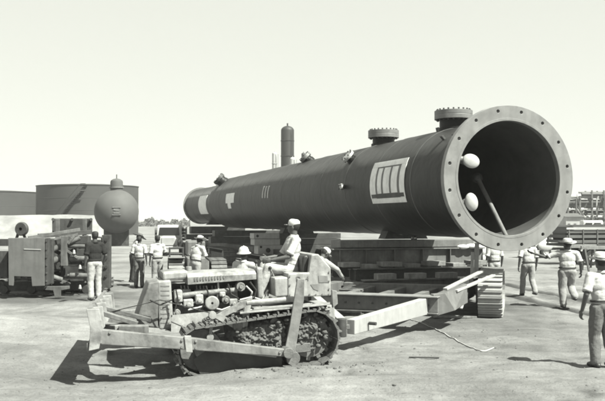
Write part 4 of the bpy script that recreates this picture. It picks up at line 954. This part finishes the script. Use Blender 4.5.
LW('foot_plate', 'old_pale', lambda q: q.prism([PY(a, b, 24.3) for a, b in ((45, 290), (47, 286.5), (69, 286), (69, 289), (61, 290.5), (60, 298), (55, 298), (53, 290.5))], (0, .10, 0)))
for yy in (26.0,):
    for (p0, p1_) in ((-2, 42), (60, 104)):
        a, b = PY(p0, 290, yy), PY(p1_, 290, yy); mb = MB()
tl = thing('crawler_unit', 'low dark crawler tracks under the grey machine at the left', 'crawler', (PY(26, 290, 25.2).x - 1.3, 25.9, 0), 0)
crawler(tl, 0, 3.4, 0, .55, .45, 'track', .2); crawler(tl, 0, 3.4, 1.5, .55, .45, 'track', .2)

# ------------------------------------------------------------------ small tractor behind the group
x, y = at(177, 26.6)
tr2 = thing('crawler_tractor', 'crawler tractor seen end-on behind the men, with a frame over its track', 'tractor', (x, y, 0), math.atan2(1, -.18))
crawler(tr2, 0, 2.2, 0, 1.0, .5, 'steel_pale', .2); crawler(tr2, 0, 2.2, -1.35, 1.0, .5, 'track', .2)
T('hull', 'steel_mid', lambda b: b.box((1.1, -.67, .8), (2.2, .7, .6)), tr2, .03)
T('hood', 'steel_mid', lambda b: b.box((1.9, -.67, 1.35), (1.4, .6, .5)), tr2, .05)
for (y0, z0, y1, z1) in ((.22, 1.03, .22, 1.42), (-.2, 1.03, -.2, 1.42), (.24, 1.40, -.22, 1.40), (.22, 1.22, -.2, 1.22)): T('guard_rail', 'steel_dark', lambda b: b.cyl((.3, y0, z0), (.3, y1, z1), .03, n=10), tr2, 0, 'auto')
T('fender_plate', 'steel_pale', lambda b: b.box((.9, 0, 1.10), (1.6, .52, .03)), tr2)

# ------------------------------------------------------------------ round-headed drum
Yd = 74.0; cdr = PY(116.5, 211.5, Yd); rd = 21.8 / F_PX * Yd; vd = Vector((cdr.x, cdr.y, 0)).normalized()
dm = thing('storage_drum', 'dark round-headed storage drum with a domed manhole on top', 'drum', (cdr.x, cdr.y, 0), math.atan2(vd.y, vd.x))
prof = [(rd * math.sin(R(a)) + 1e-3, -rd * math.cos(R(a))) for a in range(0, 91, 5)] + [(rd, 6.0)] + [(rd * math.cos(R(a)) + 1e-3, 6.0 + rd * math.sin(R(a)) * .6) for a in range(0, 91, 10)]
T('shell', 'drum', lambda b: b.lathe(prof, (0, 0, cdr.z), (1, 0, 0), 56), dm, 0, 'auto')
T('weld_seam', 'weld', lambda b: b.lathe([(rd - .002, -.03), (rd + .01, 0), (rd - .002, .03)], (0, 0, cdr.z), (1, 0, 0), 56), dm, 0, True)
T('manhole', 'drum', lambda b: b.lathe([(.55, -.25), (.55, .68), (.5, .82), (.3, .95), (.05, 1.0), (.05, 1.35), (.001, 1.36)], (.1, 0, cdr.z + rd), (0, 0, 1), 28), dm, 0, 'auto')
T('manhole_flange', 'nozzle', lambda b: b.lathe([(.55, .15), (.64, .15), (.64, .26), (.55, .26)], (.1, 0, cdr.z + rd), (0, 0, 1), 28), dm, 0, 'auto')
for x in (.6, 3.6): T('saddle', 'steel_dark', lambda b: b.box((x, 0, (cdr.z - rd * .75) / 2), (.5, 2.2, cdr.z - rd * .75)), dm)
T('stencil', 'sign_grey', lambda b: [b.box((-rd + .02, y0, cdr.z + .02 + z0), (.10, w0, h0)) for (y0, z0, w0, h0) in ((0, .32, .7, .07), (.03, .13, .45, .14), (-.06, .0, .3, .06), (0, -.16, .48, .10), (0, -.32, .74, .06))], dm, 0)

# ------------------------------------------------------------------ storage tanks, dike, far tower
def tank(px, Y, dia, ytop, label, stair=False):
    c = PY(px, ytop, Y); h = c.z; t = thing('storage_tank', label, 'tank', (c.x, Y, 0)); r = dia / 2
    T('shell', 'tank', lambda b: b.lathe([(r, 0), (r, h)], (0, 0, 0), (0, 0, 1), 96), t, 0, True)
    T('roof', 'tank', lambda b: b.lathe([(r + .08, 0), (r + .08, .12), (r * .5, .35), (.01, .5)], (0, 0, h), (0, 0, 1), 96), t, 0, 'auto')
    n = max(2, int(h / 1.8))
    for i in range(1, n): T('plate_course', 'tank', lambda b: b.lathe([(r, i * h / n - .03), (r + .03, i * h / n), (r, i * h / n + .03)], (0, 0, 0), (0, 0, 1), 96), t, 0, 'auto')
    if stair:
        sw = MB(); hr = MB()
        for i in range(26):
            f = i / 25; a = R(-118) + R(40) * f
            sw.box(((r + .45) * math.cos(a), (r + .45) * math.sin(a), .3 + f * (h - .3)), (.9, .5, .06), Matrix.Rotation(a, 3, 'Z'))
        st = sw.build('stair', 'steel_dark', t)
        pts = [Vector(((r + .9) * math.cos(R(-118) + R(40) * i / 25), (r + .9) * math.sin(R(-118) + R(40) * i / 25), min(h + .15, 1.3 + i / 25 * (h - .3)))) for i in range(26)]
        hr.tube(pts, .06, 6); hr.tube([p - Vector((0, 0, 1.0)) for p in pts], .12, 6); hr.build('handrail', 'steel_dark', st)
    return t
tank(88, 132, 15.6, 187, 'dark wide storage tank with a stair, behind the round drum', True)
tank(-8, 142, 16.0, 193, 'dark storage tank at the far left edge')
mb = MB(); Yk = 84
prof = [(0, -.05), (4.2, 2.75), (6.2, 2.8), (10, -.05)]; vs_, nseg = [], 60
for i in range(nseg + 1):
    x = -75 + 54 * i / nseg
    for (dy, z) in prof: vs_.append((x, Yk + dy + .3 * noise.noise(Vector((x * .2, z, 0))), z + (.18 * noise.noise(Vector((x * .3, dy, 5))) if z > 0 else 0)))
mb.add(vs_, [(i * 4 + k, (i + 1) * 4 + k, (i + 1) * 4 + k + 1, i * 4 + k + 1) for i in range(nseg) for k in range(3)] + [(0, 1, 2, 3), tuple(nseg * 4 + k for k in (3, 2, 1, 0))])
M['dike'] = mat('pale_earth_bank', 0.27, .95, .3, .45, .4, dirt=.6, dirt_v=.15, spec=.1)
struct(mb.build('earth_bank', 'dike', None, True))
def tower(px, Y, dia, ytop, label, m, dome=True):
    c = PY(px, ytop, Y); r = dia / 2; t = thing('process_tower', label, 'tower', (c.x, Y, 0)); h = c.z
    T('shell', m, lambda b: b.lathe([(r, 0), (r, h - r * .8)] + [(r * math.cos(R(a)) + .001, h - r * .8 + r * .75 * math.sin(R(a))) for a in range(10, 91, 16)], (0, 0, 0), (0, 0, 1), 36), t, 0, 'auto')
    T('vent', m, lambda b: b.cyl((0, 0, h - .3), (0, 0, h + r * .35), r * .12, n=10), t, 0, 'auto')
    for i in range(1, 7): T('ring', m, lambda b: b.lathe([(r, h * i / 7 - .08), (r + .07, h * i / 7 - .06), (r + .07, h * i / 7 + .06), (r, h * i / 7 + .08)], (0, 0, 0), (0, 0, 1), 36), t, 0, 'auto')
    T('ladder', 'steel_dark', lambda b: [b.bar((r * .6 + k, -r * .95, 1), (r * .6 + k, -r * .95, h - r), .05, .05, (0, 1, 0)) for k in (0, .4)], t, 0)
    return t
tower(287.5, 150, 2.35, 125.5, 'dark domed process tower rising behind the column', 'tower')
tower(292.6, 146, .95, 157, 'thin pale vessel standing against the dark domed tower', 'pipe_pale')
tower(274.5, 150, .85, 152, 'small pale stack left of the domed tower', 'pipe_pale')
tower(303.5, 160, .8, 152.5, 'short dark stack right of the domed tower', 'tank')

# ------------------------------------------------------------------ vehicles
def wheel(parent, x, y, r, wd=.2):
    mb = MB(); s = 1 if y > 0 else -1
    mb.lathe([(r * .55, -wd / 2), (r * .9, -wd / 2), (r, -wd / 2 + .03), (r, wd / 2 - .03), (r * .9, wd / 2), (r * .55, wd / 2)], (x, y, r), (0, 1, 0), 24); w_ = mb.build('wheel', 'black', parent, 'auto')
    mb = MB(); mb.lathe([(.001, s * wd * .30), (r * .2, s * wd * .34), (r * .3, s * wd * .2), (r * .56, s * wd * .42)], (x, y, r), (0, 1, 0), 20); mb.build('rim', 'pipe_pale', w_, 'auto')
def truck(label, x, y, face, body, bed, scale=1.0, van=False, wood='timber'):
    rz = math.atan2(face[1], face[0]); t = thing('truck' if not van else 'van', label, 'truck' if not van else 'van', (x, y, 0), rz); k = scale
    def B(name, m, c, s, bev=.04, par=t): return T(name, m, lambda b: b.box(Vector(c) * k, Vector(s) * k), par, bev * k)
    for xx in (1.45, -1.35):
        for yy in (.78, -.78): wheel(t, xx * k, yy * k, .38 * k, .22 * k)
    B('chassis', 'steel_dark', (0, 0, .55), (4.6, .7, .16))
    B('bumper', 'pipe_pale', (2.42, 0, .55), (.10, 1.7, .16)); 
    if van:
        c = T('body', body, lambda b: b.prism([Vector((px_, -.88, pz)) * k for px_, pz in ((2.3, .55), (2.38, 1.1), (1.9, 1.35), (1.5, 2.15), (1.3, 2.28), (-2.2, 2.28), (-2.35, 2.1), (-2.35, .55))], Vector((0, 1.76, 0)) * k), t, .12 * k)
        for s in (1, -1): T('windscreen', 'glass', lambda b: b.prism([Vector((1.93, s * .08, 1.42)) * k, Vector((1.93, s * .72, 1.42)) * k, Vector((1.62, s * .66, 2.02)) * k, Vector((1.62, s * .08, 2.02)) * k], Vector((.03, 0, .015)) * k), c, 0)
        for s in (1, -1):
            for i in range(3): B('side_window', 'glass', (.9 - i * 1.1, s * .885, 1.75), (.8, .02, .45), .0, c)
        for s in (1, -1): T('rear_window', 'glass', lambda b: b.box(Vector((-2.355, s * .4, 1.72)) * k, Vector((.02, .5, .45)) * k), c, 0)
    else:
        c = T('cab', body, lambda b: b.prism([Vector((px_, -.80, pz)) * k for px_, pz in ((1.0, .60), (1.0, 1.25), (.80, 1.85), (.55, 1.98), (-.25, 1.98), (-.42, 1.8), (-.42, .60))], Vector((0, 1.6, 0)) * k), t, .08 * k)
        T('windscreen', 'glass', lambda b: b.prism([Vector((1.005, -.68, 1.30)) * k, Vector((1.005, .68, 1.30)) * k, Vector((.83, .62, 1.80)) * k, Vector((.83, -.62, 1.80)) * k], Vector((.02, 0, .012)) * k), c, 0)
        for s in (1, -1): B('side_window', 'glass', (.25, s * .805, 1.54), (.8, .02, .40), 0, c)
        B('rear_window', 'glass', (-.425, 0, 1.58), (.02, 1.0, .36), 0, c)
        T('hood', body, lambda b: b.prism([Vector((1.0, yy, zz)) * k for yy, zz in ((-.62, .7), (-.62, 1.12), (-.4, 1.28), (.4, 1.28), (.62, 1.12), (.62, .7))], Vector((1.2, 0, -.06)) * k), t, .05 * k)
        B('grille', 'pipe_pale', (2.22, 0, .92), (.06, .8, .5), .02)
        if bed == 'pickup':
            B('bed', body, (-1.45, 0, .82), (2.0, 1.6, .45))
        else:
            B('bed', 'steel_dark', (-1.55, 0, .98), (2.5, 2.0, .12), .01)
            for s in (1, -1):
                for i in range(3): B('slat', wood, (-1.55, s * .98, 1.15 + i * .24), (2.5, .03, .14), .004)
                for i in range(4): B('stake', wood, (-2.7 + i * .76, s * 1.01, 1.38), (.06, .04, .75), .004)
            for i in range(3): B('slat', wood, (-2.79, 0, 1.15 + i * .24), (.03, 1.98, .14), .004)
            B('load', 'car_dark', (-1.5, 0, 1.50), (2.3, 1.8, .9), .3); [B('side_rail', 'pipe_pale', (-1.55, s * 1.035, 1.78), (2.6, .04, .09), .004) for s in (1, -1)]
    for s in (1, -1):
        T('fender', body, lambda b: b.ell(Vector((1.45, s * .78, .72)) * k, Vector((.56, .20, .34)) * k), t, 0, True)
        T('headlight', 'pipe_pale', lambda b: b.ell(Vector((2.08, s * .72, .92)) * k, Vector((.09, .11, .11)) * k), t, 0, True)
    return t
x, y = at(590, 44); truck('dark stake-bed truck with a pale side rail standing at the right edge', x + .9, y, (.97, .22), 'car_dark', 'stake', 1.05, wood='pipe_dark')
x, y = at(556, 52); truck('pale pickup with a dark rear window behind the pointing man', x, y, (-.85, -.35), 'car_pale', 'pickup', 1.0)
x, y = at(591.5, 78); truck('white van with two dark front windows in front of the pipe rack', x, y, (-.25, -1), 'car_pale', None, 1.0, True)
x, y = at(170, 56); truck('pale truck with a dark windscreen beyond the group of men', x, y, (.1, -1), 'car_pale', 'stake', 1.0)
x, y = at(576, 66); truck('second pale pickup parked between the van and the dark truck', x, y, (.9, -.2), 'car_pale', 'pickup', .95)

# ------------------------------------------------------------------ pipe rack on the right
rk = thing('pipe_rack', 'long pipe rack with many pale and dark pipes beyond the vehicles at the right', 'pipe rack', (PY(590, 200, 130).x, 130, 0))
x0, x1 = PY(553, 200, 130).x, PY(700, 200, 130).x
for i, px in enumerate(range(556, 700, 12)):
    a = PY(px, 200, 130).x
    for d in (0, 3): T('post', 'pipe_dark' if d else 'steel_mid', lambda b: b.bar((a - rk.location.x, d, 0), (a - rk.location.x, d, 6.9 if i > 2 else 5.8), .22, .22, (0, 1, 0)), rk, 0)
    for z in (2.4, 4.2, 5.6): T('cross_beam', 'steel_mid', lambda b: b.bar((a - rk.location.x, -.3, z), (a - rk.location.x, 3.3, z), .18, .22), rk, 0)
for i, (z, r, m) in enumerate(((2.75, .22, 'pipe_pale'), (3.2, .14, 'pipe_dark'), (3.6, .2, 'pipe_dark'), (4.5, .26, 'pipe_pale'), (5.05, .12, 'pipe_dark'), (5.95, .3, 'pipe_pale'), (6.6, .14, 'pipe_dark'), (2.1, .15, 'pipe_pale'), (3.95, .12, 'pipe_pale'), (4.9, .3, 'pipe_dark'), (5.4, .22, 'pipe_pale'), (3.35, .3, 'pipe_pale'), (6.3, .28, 'pipe_dark'), (2.45, .2, 'pipe_dark'))):
    xa = x0 + (0 if z < 6.2 else 4.5); T('pipe', m, lambda b: b.cyl((xa - rk.location.x, .2 + (i % 4) * .7, z), (x1 - rk.location.x, .2 + (i % 4) * .7, z), r, n=12), rk, 0, 'auto')
rq = random.Random(11)
for i in range(100):
    xx = rq.uniform(x0, x1) - rk.location.x; z0 = rq.uniform(.2, 3.5); yy = rq.uniform(-2.5, 3)
    if i % 3: T('riser', rq.choice(('pipe_pale', 'pipe_dark')), lambda b: b.tube([(xx, yy, z0), (xx, yy, z0 + rq.uniform(1, 3.2)), (xx + rq.uniform(-1.5, 1.5), yy, z0 + 3.4)], rq.uniform(.06, .16), 8), rk, 0, 'auto')
    else: T('valve_box', rq.choice(('pipe_pale', 'pipe_dark', 'steel_mid')), lambda b: b.box((xx, yy - 1, z0 * .6), (rq.uniform(.5, 2.2), .8, rq.uniform(.4, 1.3))), rk, .05)
def shed(px0, px1, ytop, Y, label, m='pipe_pale', dep=8):
    a, b_ = PY(px0, ytop, Y), PY(px1, ytop, Y); w_ = b_.x - a.x; h = a.z
    t = thing('shed', label, 'shed', ((a.x + b_.x) / 2, Y, 0))
    T('wall', m, lambda b: b.box((0, dep / 2, h * .42), (w_, dep, h * .84)), t, 0)
    T('roof', 'pipe_dark', lambda b: b.prism([(-w_ / 2 - .2, -.3, h * .84), (-w_ / 2 - .2, dep + .3, h * .84), (-w_ / 2 - .2, dep / 2, h)], (w_ + .4, 0, 0)), t, 0)
    for i in range(3): T('window', 'pipe_dark', lambda b: b.box((-w_ * .33 + i * w_ * .33, -.02, h * .45), (w_ * .12, .05, h * .2)), t, 0)
mb = MB(); rs_ = random.Random(3)
for i in range(2200):
    px = rs_.uniform(136, 190); Y = rs_.uniform(290, 340); x, y = at(px, Y); hh = 2.2 + 2.6 * noise.noise(Vector((px * .11, 0, 0))) + 1.3 * noise.noise(Vector((px * .45, 2, 0)))
    c = Vector((x, y, max(.2, hh) * rs_.random())); n_ = Vector((rs_.gauss(0, 1), rs_.gauss(0, 1), rs_.gauss(0, 1))).normalized(); u_ = n_.orthogonal().normalized() * rs_.uniform(.2, .6); w_ = n_.cross(u_)
    mb.add([c - u_, c + w_ * .7, c + u_, c - w_ * .7], [(0, 1, 2, 3)])
o = stuff(mb.build('far_scrub', 'leaf')); tag(o, 'low hazy scrub along the horizon between drum and column end', 'scrub')
shed(566, 584, 213, 118, 'low pale shed in front of the pipe rack')
def trestle(px, Y, lab):
    x, y = at(px, Y); t = thing('trestle', lab, 'trestle', (x, y, 0), rq.uniform(-.4, .4))
    T('top_beam', 'timber', lambda b: b.box((0, 0, 1.05), (1.5, .14, .16)), t)
    for sx in (-.6, .6):
        for sy in (-1, 1): T('leg', 'steel_dark', lambda b: b.bar((sx, sy * .06, 1.0), (sx + .05, sy * .38, 0), .08, .08, (1, 0, 0)), t)
        T('tie', 'steel_dark', lambda b: b.bar((sx + .02, -.24, .45), (sx + .02, .24, .45), .05, .07), t)
trestle(581, 40, 'timber trestle standing left of the dark truck wheels'); trestle(597, 38, 'timber trestle at the right edge behind the pointing man')
# loose boards near the blade and a timber by the crawler
for i, (px, py, L_, a, lab) in enumerate(((424, 358.5, .5, -.12, 'short dark board lying on the ground before the rope'), (121, 286, .9, .2, 'plank lying on the ground behind the blade'), (455, 318, 1.0, -.1, 'flat timber lying beside the pale crawler'))):
    p = PZ(px, py); mb = MB(); mb.box((0, 0, .02 if not i else .03), (L_, .03 if not i else .14, .02 if not i else .05)); o = mb.build('board', 'timber' if i else 'steel_dark', None, False, .006)
    o.location = (p.x, p.y, ground(p.x, p.y)); o.rotation_euler.z = a; tag(o, lab, 'board')

# ------------------------------------------------------------------ dusty air
mb = MB(); mb.box((0, 1800, 12.0), (5200, 4600, 27.0)); hz = mb.build('haze', None); hz.data.materials.clear()
hm_ = bpy.data.materials.new('dusty_air'); hm_.use_nodes = True; hn = hm_.node_tree; hn.nodes.clear()
pv = hn.nodes.new('ShaderNodeVolumePrincipled'); pv.inputs['Color'].default_value = (.92, .92, .92, 1); pv.inputs['Density'].default_value = 0.0005; pv.inputs['Anisotropy'].default_value = 0.2
ho_ = hn.nodes.new('ShaderNodeOutputMaterial'); hn.links.new(pv.outputs[0], ho_.inputs['Volume']); hz.data.materials.append(hm_); stuff(hz)
tag(hz, 'thin pale dusty haze filling the air over the yard', 'haze')
